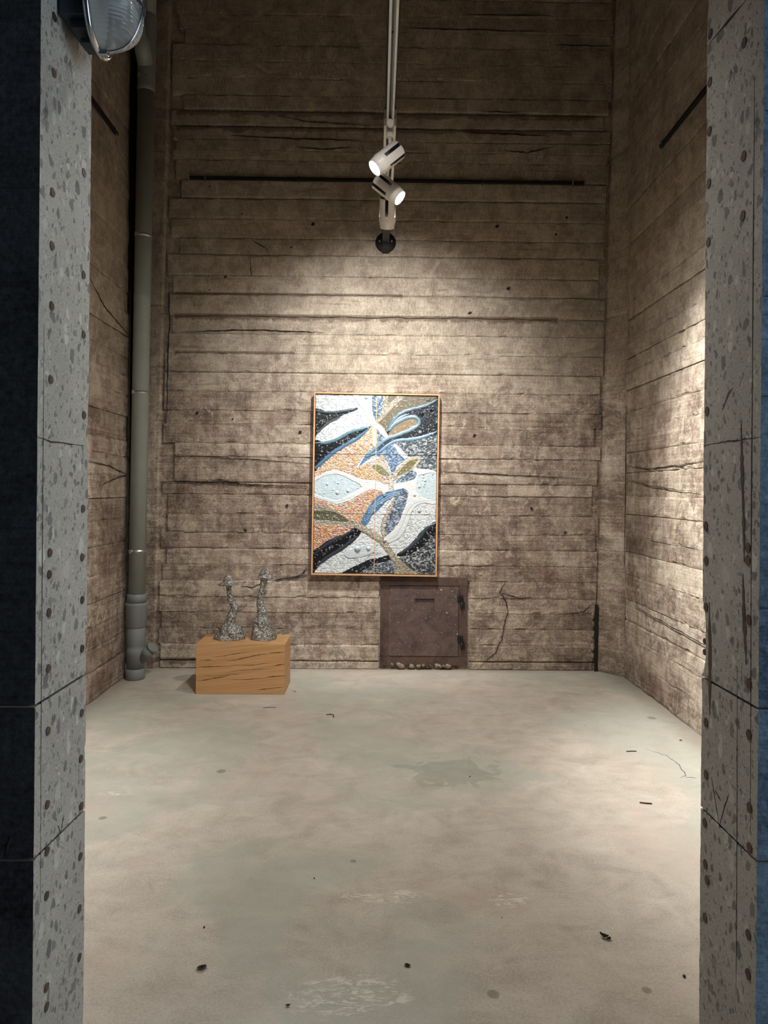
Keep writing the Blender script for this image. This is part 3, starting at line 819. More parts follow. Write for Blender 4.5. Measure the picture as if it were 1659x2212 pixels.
# iron bar broken out of the right corner
pa, pb = on(1285, 1447, 1, 5.78), on(1289, 1306, 1, 5.78)
bar = empty('iron_bar', (pa.x, 5.775, 0.0)); tag(bar, 'short black rusty iron bar set upright in the right back corner', 'bar')
bm = bm_new(); H = pb.z
for (ox, oy) in ((0, 0), (0.012, 0.012)):
    add_box(bm, (ox + 0.004, oy - 0.002, H / 2), (0.007 if ox else 0.022, 0.024 if ox else 0.006, H), bevel=0.001)
obj('angle_bar', bm, M_black, bar)
bm = bm_new(); rr = random.Random(8)
for k in range(10):
    z = rr.uniform(0.1, H); s = rr.uniform(0.012, 0.028)
    rr2 = bmesh.ops.create_icosphere(bm, subdivisions=2, radius=s)
    for v in rr2['verts']:
        v.co = Vector((v.co.x * 0.7 * rr.uniform(.8, 1.2), v.co.y * 0.5, v.co.z * 1.3 * rr.uniform(.8, 1.2))) + Vector((-0.018, 0.008, z))
obj('mortar_crumbs', bm, M_wx, bar, True)['kind'] = 'stuff'

# ------------------------------------------------------------------ steel hatch
hy = YB - 0.012
c0 = on(820, 1437, 1, hy); c1 = on(1012, 1248, 1, hy)
HX0, HX1, HZ0, HZ1 = c0.x, c1.x - 0.006, c0.z, c1.z
hatch = empty('steel_hatch', ((HX0 + HX1) / 2, hy, HZ0)); tag(hatch, 'rusty brown square steel hatch low in the back wall under the artwork', 'hatch')
def hbox(name, x0, x1, z0, z1, y0, y1, mat, par=None, bev=0.002):
    bm = bm_new(); add_box(bm, ((x0 + x1) / 2, (y0 + y1) / 2, (z0 + z1) / 2), (x1 - x0, y1 - y0, z1 - z0), bevel=bev)
    o = obj(name, bm, mat, par or hatch); sub(o, hatch.location)
    return o
wf = 0.075
hbox('frame_rail', HX0, HX1, HZ0, HZ0 + wf, hy, hy + 0.05, M_rust2)
hbox('frame_rail', HX0, HX1, HZ1 - 0.07, HZ1, hy, hy + 0.05, M_rust2)
hbox('frame_stile', HX0 + 0.002, HX0 + 0.078, HZ0 + wf + 0.002, HZ1 - 0.072, hy - 0.002, hy + 0.05, M_rust2)
hbox('frame_stile', HX1 - 0.073, HX1 - 0.003, HZ0 + wf + 0.002, HZ1 - 0.072, hy, hy + 0.05, M_rust2)
# door with a pressed finger recess
dx0, dx1, dz0, dz1 = HX0 + 0.082, HX1 - 0.077, HZ0 + wf + 0.005, HZ1 - 0.075
q0 = on(896, 1321, 1, hy); q1 = on(938, 1293, 1, hy)
bm = bm_new(); yd = hy - 0.006
for (x0, x1, z0, z1) in ((dx0, q0.x, dz0, dz1), (q1.x, dx1, dz0, dz1), (q0.x, q1.x, dz0, q0.z), (q0.x, q1.x, q1.z, dz1)):
    add_box(bm, ((x0 + x1) / 2, yd + 0.012, (z0 + z1) / 2), (x1 - x0, 0.024, z1 - z0))
bmesh.ops.remove_doubles(bm, verts=bm.verts, dist=0.0002)
door = sub(obj('door_panel', bm, M_rust, hatch), hatch.location)
o = hbox('recess_plate', q0.x, q1.x, q0.z, q1.z, yd + 0.019, yd + 0.028, M_rust, door, 0); 
o.matrix_parent_inverse = Matrix.Identity(4)
for (px, py) in ((997, 1300), (997, 1387)):
    p = on(px, py, 1, yd); bm = bm_new()
    add_lathe(bm, [(0.010, -0.055), (0.011, -0.053), (0.011, -0.002), (0.008, 0.0), (0.011, 0.002), (0.011, 0.053), (0.010, 0.055)], (p.x, yd - 0.012, p.z), (0, 0, 1), 16)
    add_box(bm, (p.x - 0.018, yd - 0.004, p.z + 0.028), (0.036, 0.006, 0.05), bevel=0.001)
    add_box(bm, (p.x + 0.014, yd - 0.002, p.z - 0.028), (0.028, 0.008, 0.05), bevel=0.001)
    sub(obj('hinge', bm, M_heat, hatch), hatch.location)
bm = bm_new(); rr = random.Random(12)
for k in range(26):
    x = rr.uniform(HX0 + 0.10, HX1 - 0.15); s = rr.uniform(0.006, 0.016)
    g = bmesh.ops.create_icosphere(bm, subdivisions=1, radius=s)
    for v in g['verts']: v.co = Vector((v.co.x * 2.2, v.co.y * 0.8, v.co.z * 0.8)) + Vector((x, hy + 0.004, rr.uniform(0.012, HZ0 + 0.018)))
mo = sub(obj('mortar_lumps', bm, M_wx, hatch, True), hatch.location); mo['kind'] = 'stuff'

# ------------------------------------------------------------------ oak beam plinth
bx0, bx1 = on(422, 1500, 2, 0).x, on(615, 1500, 2, 0).x
by0, by1 = 5.07, 5.40; bh = on(520, 1391, 1, by0).z
beam = empty('oak_beam_plinth', ((bx0 + bx1) / 2, (by0 + by1) / 2, 0)); tag(beam, 'low rectangular oak beam block with drying cracks on the cement floor', 'plinth')
bm = bm_new(); add_box(bm, ((bx0 + bx1) / 2, (by0 + by1) / 2, bh / 2 + 0.0005), (bx1 - bx0, by1 - by0, bh), bevel=0.003)
blk = sub(obj('timber_block', bm, M_oak, beam), beam.location)
def onBeam(cx, cy): return on(370 + cx / 5.53, 1200 + cy / 5.53, 1, by0)
for k, (pts, ww) in enumerate([([(305, 1256), (430, 1248), (490, 1245)], 0.0022), ([(300, 1335), (420, 1330), (560, 1325), (650, 1322)], 0.003), ([(485, 1215), (600, 1205), (700, 1185), (860, 1160), (950, 1148)], 0.002),
        ([(640, 1262), (760, 1250), (900, 1218), (1000, 1195), (1100, 1178), (1140, 1172)], 0.0026), ([(1160, 1165), (1250, 1160), (1355, 1152)], 0.0026), ([(620, 1330), (800, 1308), (980, 1310), (1100, 1290), (1180, 1282)], 0.0018),
        ([(1215, 1318), (1300, 1302), (1360, 1295)], 0.0028), ([(295, 1497), (400, 1488), (520, 1465), (660, 1445)], 0.0032), ([(560, 1460), (700, 1420), (830, 1412)], 0.0018),
        ([(690, 1480), (850, 1483), (1000, 1472), (1110, 1468)], 0.0024), ([(1110, 1460), (1250, 1440), (1358, 1436)], 0.003), ([(1010, 1605), (1150, 1592), (1358, 1570)], 0.0026),
        ([(640, 1400), (800, 1372), (1000, 1362), (1200, 1352)], 0.0014), ([(380, 1432), (520, 1440), (700, 1420)], 0.0012)]):
    c = strip_mesh('drying_crack', [onBeam(*p) for p in pts], ww * 1.5, M_crack, beam, (0, -1, 0), 0.0007, 0.0004, 150 + k, sub_n=5); sub(c, beam.location)
for k, pts in enumerate((((5.08, .335), (5.2, .325), (5.36, .31)), ((5.09, .15), (5.25, .165), (5.39, .16)))):
    c = strip_mesh('drying_crack', [(bx1, y, z) for y, z in pts], 0.0015, M_crack, beam, (1, 0, 0), 0.0007, 0.0003, 170 + k); sub(c, beam.location)

# ------------------------------------------------------------------ silver mushroom sculptures
from mathutils import noise as mn
def sculpture(prof, hat, label, seed, yy):
    sc = lambda cx, cy: on(370 + cx / 5.53, 1200 + cy / 5.53, 1, yy)
    mpp = yy / FPX / 5.53
    base_p = sc(*prof[0][:2]); z0 = bh + 0.0012
    root = empty('mushroom_sculpture', (base_p.x, yy, z0)); tag(root, label, 'sculpture', 'pair of silver mushroom sculptures on the oak beam')
    dz = z0 - sc(prof[0][0], prof[0][1]).z
    # resample profile
    pts = [(sc(cx, cy).x, sc(cx, cy).z + dz, w * mpp / 2, rx) for cx, cy, w, rx in prof]
    zs = np.array([p[1] for p in pts]); N = 110; seg = 44
    zz = np.linspace(zs[0], zs[-1], N)
    def sm(a):
        v = np.interp(zz, zs, a); k = np.ones(5) / 5
        vv = np.convolve(np.pad(v, 2, mode='edge'), k, 'valid'); return vv
    X = sm([p[0] for p in pts]); Rr = sm([p[2] for p in pts]); RX = sm([p[3] for p in pts])
    bm = bm_new(); rings = []
    for j in range(N):
        ring = []
        for i in range(seg):
            t = 2 * math.pi * i / seg
            r0 = Rr[j]
            p = Vector((math.cos(t) * r0, math.sin(t) * r0 * RX[j], 0))
            q = Vector((X[j] + p.x, yy + p.y, zz[j]))
            n1 = mn.noise(q * 14 + Vector((seed, 0, 0))); n2 = mn.noise(q * 55 + Vector((0, seed, 0))); n3 = mn.noise(q * 130)
            amp = 1 + (0.20 * n1 if j < N * 0.42 else 0.26 * n1)
            # folds low on the foot
            fold = 0.05 * math.sin(7 * t + 40 * zz[j] + 3 * n1) if j < N * 0.35 else 0.0
            m = amp + fold; add = 0.005 * n2 + 0.003 * n3
            rad = Vector((math.cos(t), math.sin(t), 0))
            q = Vector((X[j], yy, zz[j])) + p * m + rad * add
            if j > 2: q.z += 0.003 * n2
            ring.append(bm.verts.new(q))
        rings.append(ring)
    for j in range(N - 1):
        for i in range(seg): bm.faces.new((rings[j][i], rings[j][(i + 1) % seg], rings[j + 1][(i + 1) % seg], rings[j + 1][i]))
    bm.faces.new(rings[0][::-1]); bm.faces.new(rings[-1])
    o = sub(obj('foot_and_stem', bm, M_silver, root, True), root.location)
    # hat: dome with thin uneven brim
    (hx, hy_, hwb, hwd, hh, tilt) = hat
    c = sc(hx, hy_); cz = c.z + dz; rb, rd, H = hwb * mpp / 2, hwd * mpp / 2, hh * mpp
    prof2 = [(rd * 0.8, -0.006), (rb * 0.9, -0.006), (rb, -0.004), (rb, 0.003), (rb * 0.86, 0.006), (rd * 1.15, 0.014), (rd, H * 0.28), (rd * 0.95, H * 0.5), (rd * 0.82, H * 0.75), (rd * 0.60, H * 0.92), (rd * 0.3, H), (0.001, H * 1.01)]
    bm = bm_new(); seg = 48; rings = []
    fine = []
    for k in range(len(prof2) - 1):
        for u in range(4): fine.append(tuple(prof2[k][e] + (prof2[k + 1][e] - prof2[k][e]) * u / 4 for e in (0, 1)))
    fine.append(prof2[-1])
    for (rr_, h) in fine:
        ring = []
        for i in range(seg):
            t = 2 * math.pi * i / seg
            q = Vector((c.x + math.cos(t) * rr_, yy + math.sin(t) * rr_ * 0.95, cz + h))
            n1 = mn.noise(q * 40 + Vector((seed, 3, 0))); n2 = mn.noise(q * 120)
            k = 1 + 0.10 * n1 + 0.06 * n2
            q = Vector((c.x + math.cos(t) * rr_ * k, yy + math.sin(t) * rr_ * 0.95 * k, cz + h + 0.004 * n1 + 0.002 * n2 + tilt * math.cos(t) * rr_))
            ring.append(bm.verts.new(q))
        rings.append(ring)
    for j in range(len(rings) - 1):
        for i in range(seg): bm.faces.new((rings[j][i], rings[j][(i + 1) % seg], rings[j + 1][(i + 1) % seg], rings[j + 1][i]))
    bm.faces.new(rings[0][::-1]); bm.faces.new(rings[-1])
    sub(obj('cap', bm, M_silver, root, True), root.location)
# (centre x, y, width, depth ratio)
sculpture([(702, 1042, 345, .8), (700, 1000, 345, .8), (708, 950, 300, .8), (712, 905, 240, .85), (708, 872, 165, .9), (706, 840, 124, .95), (714, 800, 112, 1), (728, 760, 100, 1), (742, 720, 94, 1), (760, 682, 90, 1), (750, 640, 88, 1), (724, 600, 84, 1), (704, 550, 78, 1), (690, 500, 62, 1), (684, 450, 58, 1), (688, 385, 58, 1)],
          (682, 392, 240, 126, 112, 0.04), 'shorter silver mushroom sculpture with wide flat brim on the left of the oak beam', 1.3, 5.24)
sculpture([(1100, 1042, 300, .85), (1098, 990, 275, .85), (1092, 930, 240, .85), (1088, 870, 214, .85), (1084, 820, 196, .9), (1078, 788, 150, 1), (1080, 765, 112, 1), (1082, 720, 100, 1), (1068, 670, 92, 1), (1058, 620, 80, 1), (1062, 560, 72, 1), (1078, 500, 70, 1), (1090, 440, 68, 1), (1102, 380, 78, 1), (1112, 310, 92, 1)],
          (1122, 305, 182, 122, 102, -0.08), 'taller silver mushroom sculpture with rounded cap on the right of the oak beam', 5.1, 5.24)

# ------------------------------------------------------------------ relief artwork
AW, AH = 1.036, 1.506; ac = on(811, 1046.5, 1, 5.72)
art = empty('relief_artwork', (ac.x, 5.72, ac.z), (0, math.radians(0.45), 0)); tag(art, 'large framed six-tile abstract ceramic relief hanging on the back wall above the hatch', 'artwork')
def abox(name, x0, x1, z0, z1, y0, y1, mat, bev=0.0008):
    bm = bm_new(); add_box(bm, ((x0 + x1) / 2, (y0 + y1) / 2, (z0 + z1) / 2), (x1 - x0, y1 - y0, z1 - z0), bevel=bev)
    return obj(name, bm, mat, art)
ft = 0.012
abox('frame_rail', -AW / 2, AW / 2, AH / 2 - ft, AH / 2, 0, 0.065, M_oakend); abox('frame_rail', -AW / 2, AW / 2, -AH / 2, -AH / 2 + ft, 0, 0.065, M_oakend)
abox('frame_stile', -AW / 2, -AW / 2 + ft, -AH / 2 + ft, AH / 2 - ft, 0, 0.065, M_oakend); abox('frame_stile', AW / 2 - ft, AW / 2, -AH / 2 + ft, AH / 2 - ft, 0, 0.065, M_oakend)
abox('backing_board', -AW / 2 + ft, AW / 2 - ft, -AH / 2 + ft, AH / 2 - ft, 0.045, 0.060, M_black, 0)
abox('centre_batten', -0.003, 0.003, -AH / 2 + ft, AH / 2 - ft, 0.014, 0.045, M_oakend, 0)

# artwork drawing, in picture coordinates (1573 x 2212 frame of the study drawing)
def AU(p):
    x, y = p
    xl = 163 + (135 - 163) * (y - 143) / 1912.; xr = 1440 + (1418 - 1440) * (y - 158) / 1907.
    u = (x - xl) / (xr - xl)
    yt = 143 + 15 * u; yb = 2055 + 10 * u
    return u, (y - yt) / (yb - yt)
def catmull(pts, closed=True, n=6):
    P = [np.array(p, float) for p in pts]; out = []; m = len(P)
    rng = range(m) if closed else range(m - 1)
    for i in rng:
        a = P[i - 1] if (closed or i > 0) else P[i]; b = P[i]; c = P[(i + 1) % m]; d = P[(i + 2) % m] if (closed or i + 2 < m) else P[(i + 1) % m]
        for k in range(n):
            t = k / n
            out.append(0.5 * ((2 * b) + (-a + c) * t + (2 * a - 5 * b + 4 * c - d) * t * t + (-a + 3 * b - 3 * c + d) * t ** 3))
    if not closed: out.append(P[-1])
    return np.array(out)
RN = 236
tw, th = 0.5005, 0.4905
gapu = 0.005
IW, IH = AW - 2 * ft - 0.006, AH - 2 * ft - 0.006
NX, NY = RN * 2, RN * 3
us = (np.arange(NX) + 0.5) / NX; vs = (np.arange(NY) + 0.5) / NY
UU, VV = np.meshgrid(us, vs)
PXm, PYm = UU * IW, VV * IH           # metres from top left
wob = 0.006
UW = UU + (fbm(PXm * 40, PYm * 40, 3, 2) - 0.5) * wob; VW = VV + (fbm(PXm * 40, PYm * 40, 3, 5) - 0.5) * wob
def lin(c): return np.array(srgb(*c)[:3])
colr = np.zeros((NY, NX, 3)); hgt = np.zeros((NY, NX)); kind = np.zeros((NY, NX), int)
def inside(poly, mu=None):
    poly = np.array([AU(p) for p in poly])
    x, y = UW, VW; c = np.zeros(x.shape, bool); m = len(poly)
    x0, y0 = poly.min(0); x1, y1 = poly.max(0)
    sel = (x >= x0) & (x <= x1) & (y >= y0) & (y <= y1)
    xs, ys = x[sel], y[sel]; cc = np.zeros(xs.shape, bool)
    j = m - 1
    for i in range(m):
        xi, yi = poly[i]; xj, yj = poly[j]
        k = ((yi > ys) != (yj > ys)) & (xs < (xj - xi) * (ys - yi) / (yj - yi + 1e-12) + xi)
        cc ^= k; j = i
    c[sel] = cc
    return c
W_, PB, BK, TEAL, STEEL, LB, OR, OR2, OLV, TAN, DG, BG, PK = (236, 238, 236), (205, 221, 228), (13, 17, 24), (66, 84, 94), (92, 128, 166), (150, 182, 206), (228, 160, 116), (224, 152, 112), (112, 104, 82), (178, 168, 150), (96, 108, 114), (112, 142, 168), (160, 132, 112)
def reg(pts, col, k, h=0.0, smooth=True):
    m = inside(catmull(pts) if smooth else pts)
    colr[m] = lin(col); kind[m] = k; hgt[m] = h
def stroke(pts, w, col, k=0, h=0.006, taper=True):
    c = catmull(pts, False, 8); C = np.array([AU(p) for p in c]) * np.array([IW, IH])
    ww = w / 1277. * IW / 2
    best = np.full(UU.shape, 9.0)
    X, Y = UW * IW, VW * IH; n = len(C) - 1
    for i in range(n):
        a, b = C[i], C[i + 1]; d = b - a; L = d @ d + 1e-12
        t = np.clip(((X - a[0]) * d[0] + (Y - a[1]) * d[1]) / L, 0, 1)
        s = (i + t) / n
        wl = ww * (np.clip(4 * np.minimum(s, 1 - s) + 0.25, 0, 1) if taper else 1)
        q = np.hypot(X - a[0] - t * d[0], Y - a[1] - t * d[1]) / wl
        best = np.minimum(best, q)
    m = best < 1
    colr[m] = lin(col) * (0.65 + 0.55 * (1 - best[m, None] ** 2)); kind[m] = k
    hgt[m] = h * np.sqrt(1 - best[m] ** 2) + 0.001
CR, SM, BD, FR = 1, 2, 3, 4     # crinkled, smooth, beaded, fur-like crackle
colr[:] = lin((226, 232, 234)); kind[:] = FR
reg([(555, 130), (780, 130), (765, 300), (780, 400), (800, 440), (800, 525), (735, 465), (690, 350), (600, 225)], W_, SM, .003)
reg([(620, 130), (735, 130), (715, 240), (695, 275), (655, 225)], PB, SM, .001)
reg([(860, 130), (1460, 130), (1460, 200), (1310, 262), (1110, 305), (1010, 370), (935, 470), (905, 545), (930, 600), (900, 600), (850, 480), (800, 450), (830, 380), (870, 280)], OLV, BD)
reg([(765, 130), (875, 130), (878, 230), (850, 320), (820, 395), (798, 430), (770, 380), (752, 280)], BG, CR)
reg([(868, 130), (925, 130), (912, 230), (960, 220), (1035, 130), (1120, 130), (965, 290), (855, 410), (805, 455), (798, 425), (850, 330), (875, 240)], TAN, FR, .003)
reg([(985, 650), (1040, 640), (1180, 630), (1300, 600), (1450, 550), (1450, 985), (1330, 965), (1215, 920), (1255, 820), (1120, 800), (1060, 720)], DG, CR)
reg([(795, 515), (860, 560), (930, 605), (820, 700), (795, 640)], BG, CR)
reg([(800, 750), (960, 675), (1010, 720), (1095, 830), (1015, 900), (965, 1005), (930, 900), (880, 820), (800, 800)], (118, 152, 190), CR)
reg([(745, 485), (757, 540), (765, 620), (785, 705), (740, 760), (640, 830), (600, 925), (720, 860), (800, 830), (870, 800), (900, 860), (930, 960), (960, 1020), (935, 1112), (860, 1085), (790, 1065), (640, 1050), (520, 1000), (400, 958), (300, 963), (200, 1010), (140, 1055), (140, 960), (200, 885), (330, 785), (480, 690), (620, 610), (700, 530)], (240, 196, 160), CR)
reg([(755, 495), (800, 525), (800, 690), (775, 700), (760, 600)], (214, 206, 194), SM)
reg([(905, 545), (950, 440), (1040, 340), (1150, 300), (1310, 255), (1460, 170), (1460, 545), (1300, 590), (1180, 625), (1040, 625), (950, 660), (830, 750), (730, 785), (800, 690), (900, 605)], (24, 32, 42), BD)
reg([(920, 575), (1000, 470), (1110, 402), (1200, 397), (1235, 440), (1200, 490), (1100, 535), (1000, 570), (930, 595)], (146, 128, 100), BD)
reg([(615, 918), (690, 785), (790, 700), (815, 690), (815, 760), (730, 825), (655, 885)], STEEL, BD)
stroke([(908, 545), (950, 455), (1040, 355), (1150, 305), (1310, 260), (1450, 185)], 34, (96, 124, 138))
stroke([(920, 530), (985, 440), (1060, 380), (1130, 350)], 22, LB)
stroke([(930, 520), (1000, 450), (1110, 393), (1200, 383), (1245, 430), (1215, 485), (1100, 545), (1000, 582), (900, 622), (800, 705), (700, 800)], 38, (116, 148, 164), taper=False)
stroke([(720, 800), (830, 750), (950, 665), (1040, 632), (1180, 620), (1300, 590), (1440, 535)], 36, (118, 150, 172))
stroke([(800, 760), (860, 700), (930, 650), (1000, 615)], 16, (40, 60, 100))
reg([(800, 450), (850, 478), (918, 580), (905, 615), (870, 590), (793, 505)], (250, 250, 248), SM, .004, False)
reg([(968, 678), (1010, 684), (1132, 812), (1095, 832), (1040, 780)], (250, 250, 248), SM, .004, False)
# dark leaves on the left
reg([(140, 312), (300, 328), (440, 318), (560, 292), (602, 290), (590, 312), (500, 345), (380, 400), (260, 490), (200, 540), (140, 600)], BK, BD)
stroke([(140, 318), (300, 337), (440, 326), (595, 298)], 30, TEAL); stroke([(420, 385), (280, 460), (170, 570)], 22, (84, 90, 94))
reg([(140, 655), (260, 655), (400, 620), (520, 550), (640, 505), (745, 483), (700, 530), (620, 610), (480, 690), (330, 780), (220, 890), (140, 965)], BK, BD)
stroke([(140, 666), (280, 662), (400, 622), (520, 552), (660, 508), (738, 488)], 34, (92, 128, 140)); stroke([(720, 512), (600, 610), (450, 700), (330, 780), (210, 890), (140, 950)], 42, (84, 118, 148))
# pale leaf and orange field
reg([(140, 1055), (200, 1010), (300, 965), (400, 960), (520, 1000), (640, 1050), (790, 1065), (870, 1100), (935, 1112), (935, 1185), (870, 1198), (790, 1160), (720, 1170), (620, 1220), (520, 1280), (400, 1318), (300, 1300), (220, 1270), (140, 1245)], W_, SM, .003)
reg([(140, 1090), (250, 1020), (400, 1000), (520, 1050), (640, 1130), (500, 1225), (380, 1280), (250, 1250), (140, 1200)], (206, 224, 230), BD)
reg([(140, 1250), (300, 1310), (400, 1325), (520, 1290), (620, 1230), (720, 1170), (790, 1160), (865, 1195), (800, 1240), (740, 1310), (690, 1400), (660, 1470), (620, 1530), (520, 1490), (400, 1420), (280, 1360), (140, 1345)], (238, 182, 152), CR)
reg([(140, 1515), (300, 1545), (450, 1550), (585, 1560), (500, 1620), (400, 1660), (290, 1710), (210, 1770), (130, 1845)], OR2, CR)
reg([(140, 1345), (280, 1352), (400, 1412), (500, 1480), (605, 1525), (590, 1565), (450, 1550), (300, 1545), (140, 1522)], (170, 164, 150), FR, .002)
reg([(140, 1398), (300, 1390), (420, 1430), (505, 1497), (440, 1510), (300, 1492), (140, 1482)], (100, 98, 72), BD)
reg([(125, 1845), (210, 1770), (290, 1710), (400, 1660), (500, 1620), (575, 1562), (645, 1600), (600, 1680), (500, 1770), (400, 1840), (300, 1900), (200, 1980), (120, 2075)], BK, BD)
stroke([(150, 1850), (300, 1735), (430, 1668), (570, 1590)], 30, (44, 54, 64)); stroke([(180, 1980), (300, 1880), (450, 1780), (600, 1660)], 34, (50, 60, 72))
# blue arc and textured leaf, lower centre
reg([(640, 1505), (690, 1400), (740, 1310), (800, 1240), (870, 1200), (990, 1165), (1085, 1148), (1115, 1185), (1010, 1220), (900, 1290), (820, 1380), (760, 1430), (695, 1545)], (86, 124, 164), BD, .002)
for o_ in (0, 16, 32): stroke([(690 + o_, 1470), (760 + o_, 1340), (860 + o_, 1240 + o_), (1070, 1168 + o_ // 2)], 9, (140, 172, 202), h=.004)
reg([(1085, 1155), (1125, 1200), (1112, 1300), (1070, 1400), (1042, 1490), (960, 1600), (900, 1665), (878, 1600), (900, 1500), (930, 1400), (960, 1300), (990, 1230)], (104, 128, 156), CR)
stroke([(985, 1250), (935, 1380), (885, 1480), (868, 1580), (880, 1690)], 46, (186, 176, 158), FR, .003)
# pale field on the right
reg([(1190, 918), (1230, 930), (1440, 985), (1440, 1290), (1300, 1300), (1220, 1330), (1150, 1440), (1100, 1600), (1000, 1700), (910, 1722), (888, 1670), (980, 1590), (1050, 1480), (1080, 1390), (1132, 1290), (1132, 1200), (1085, 1148), (990, 1165), (968, 1130), (1050, 1080), (1200, 1040)], (236, 238, 236), SM, .003)
reg([(1260, 1000), (1440, 1000), (1440, 1260), (1280, 1240), (1220, 1180), (1230, 1060)], (206, 222, 228), BD)
stroke([(910, 1700), (1010, 1640), (1080, 1500), (1130, 1380), (1220, 1290), (1420, 1262)], 16, (208, 222, 228), h=.005); stroke([(930, 1725), (1040, 1670), (1110, 1560), (1160, 1430)], 12, (206, 220, 226), h=.004)
stroke([(165, 1075), (260, 1008), (400, 985), (520, 1030), (640, 1075), (760, 1085)], 10, (206, 220, 230), h=.004); stroke([(150, 1225), (260, 1275), (380, 1295), (520, 1255)], 10, (206, 220, 230), h=.004)
# little Y of tan leaves
reg([(728, 885), (800, 830), (880, 860), (940, 960), (962, 1040), (860, 1020), (780, 960)], (204, 196, 182), FR, .002); reg([(752, 905), (820, 892), (900, 960), (932, 1012), (850, 1000), (780, 945)], (134, 132, 96), BD, .001)
reg([(960, 1035), (1010, 940), (1100, 840), (1190, 800), (1258, 820), (1222, 900), (1120, 990), (1020, 1045)], (206, 198, 180), FR, .003); reg([(1012, 1008), (1060, 930), (1150, 850), (1232, 832), (1200, 890), (1110, 975)], (128, 122, 82), BD, .001)
stroke([(955, 1175), (952, 1100), (965, 1040)], 52, (212, 204, 192), FR, .003)
reg([(1000, 1082), (1100, 990), (1170, 952), (1222, 982), (1200, 1035), (1120, 1072)], (112, 140, 166), CR)
# bottom right
reg([(1440, 1495), (1440, 1650), (1300, 1760), (1150, 1855), (1040, 1875), (1018, 1850), (1100, 1790), (1200, 1690), (1300, 1570)], (18, 22, 30), BD)
stroke([(1040, 1850), (1150, 1770), (1250, 1670), (1330, 1570), (1430, 1510)], 40, (58, 68, 80))
reg([(1440, 1650), (1440, 2085), (1220, 2085), (1100, 1950), (1040, 1885), (1150, 1855), (1300, 1760)], (60, 68, 76), CR)
reg([(400, 2085), (560, 1990), (700, 1920), (850, 1880), (970, 1858), (995, 1900), (900, 1930), (780, 1965), (640, 2085)], (24, 30, 38), BD)
reg([(620, 2085), (780, 1968), (900, 1930), (992, 1900), (1008, 1980), (1012, 2085)], (84, 100, 110), CR)
reg([(465, 1850), (550, 1790), (700, 1750), (782, 1760), (770, 1830), (640, 1880), (520, 1892)], (214, 226, 230), SM, .003)
stroke([(600, 1540), (700, 1602), (790, 1662), (870, 1722), (950, 1840), (1010, 1930)], 70, (176, 166, 146), FR, .004, taper=False)
reg([(975, 1870), (1035, 1890), (1130, 1980), (1250, 2085), (1008, 2085), (1000, 1960)], (168, 158, 136), FR, .003)
stroke([(672, 2044), (690, 2030), (700, 2046), (715, 2032), (726, 2046), (742, 2034), (756, 2044), (772, 2040)], 5, (230, 232, 232), h=.001, taper=False)
# surface texture
X, Y = PXm, PYm
n1 = fbm(X * 120, Y * 120, 3, 11); n2 = fbm(X * 60, Y * 60, 3, 21)
rid = 1 - np.abs(2 * fbm(X * 75, Y * 75, 3, 31) - 1) * 3.2; rid = np.clip(rid, 0, 1)           # worm-like ridges
rid2 = np.clip(1 - np.abs(2 * fbm(X * 45, Y * 45, 3, 41) - 1) * 4.5, 0, 1)
k = kind
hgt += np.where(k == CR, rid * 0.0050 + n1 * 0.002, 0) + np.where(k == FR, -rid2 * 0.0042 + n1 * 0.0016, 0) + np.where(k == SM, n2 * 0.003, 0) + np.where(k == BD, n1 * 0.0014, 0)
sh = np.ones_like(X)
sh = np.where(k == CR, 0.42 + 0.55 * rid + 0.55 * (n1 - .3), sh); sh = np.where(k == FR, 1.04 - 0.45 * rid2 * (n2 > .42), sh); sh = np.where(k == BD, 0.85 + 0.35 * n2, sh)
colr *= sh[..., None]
crk = (k == CR)[..., None]; wht = np.clip((fbm(X * 70, Y * 70, 4, 51) - 0.48) * 4, 0, 1)[..., None]
colr = np.where(crk, colr * (1 - 0.65 * wht) + lin((222, 226, 228)) * 0.65 * wht, colr)
hue = np.clip((fbm(X * 14, Y * 14, 2, 61) - 0.45) * 4, 0, 1)[..., None]
warm = (k == CR)[..., None] & (colr[..., :1] > colr[..., 2:3] * 1.3)
colr = np.where(warm, colr * (1 - 0.35 * hue) + lin((232, 196, 120)) * 0.35 * hue, colr)
# beads
rb = np.random.RandomState(5)
def bead(u, v, r_, gl=0.5):
    j0, j1 = int((v - r_ / IH) * NY) - 1, int((v + r_ / IH) * NY) + 2; i0, i1 = int((u - r_ / IW) * NX) - 1, int((u + r_ / IW) * NX) + 2
    j0, i0 = max(j0, 0), max(i0, 0)
    xs = X[j0:j1, i0:i1]; ys = Y[j0:j1, i0:i1]
    if xs.size == 0: return
    d = np.hypot(xs - u * IW, ys - v * IH) / r_; m = d < 1
    hh = hgt[j0:j1, i0:i1]; hh[m] += (r_ * 0.8 * np.sqrt(1 - d[m] ** 2))
    cc = colr[j0:j1, i0:i1]; cc[m] = cc[m] * (1 - gl) + gl * lin((214, 218, 218))
for q in range(2600):
    u, v = rb.rand(2); j, i = int(v * NY), int(u * NX)
    if kind[j, i] == BD:
        lum = colr[j, i].mean()
        bead(u, v, rb.choice([0.0032, 0.004, 0.005, 0.007], p=[.45, .3, .18, .07]), 0.45 if lum < 0.25 else 0.1)
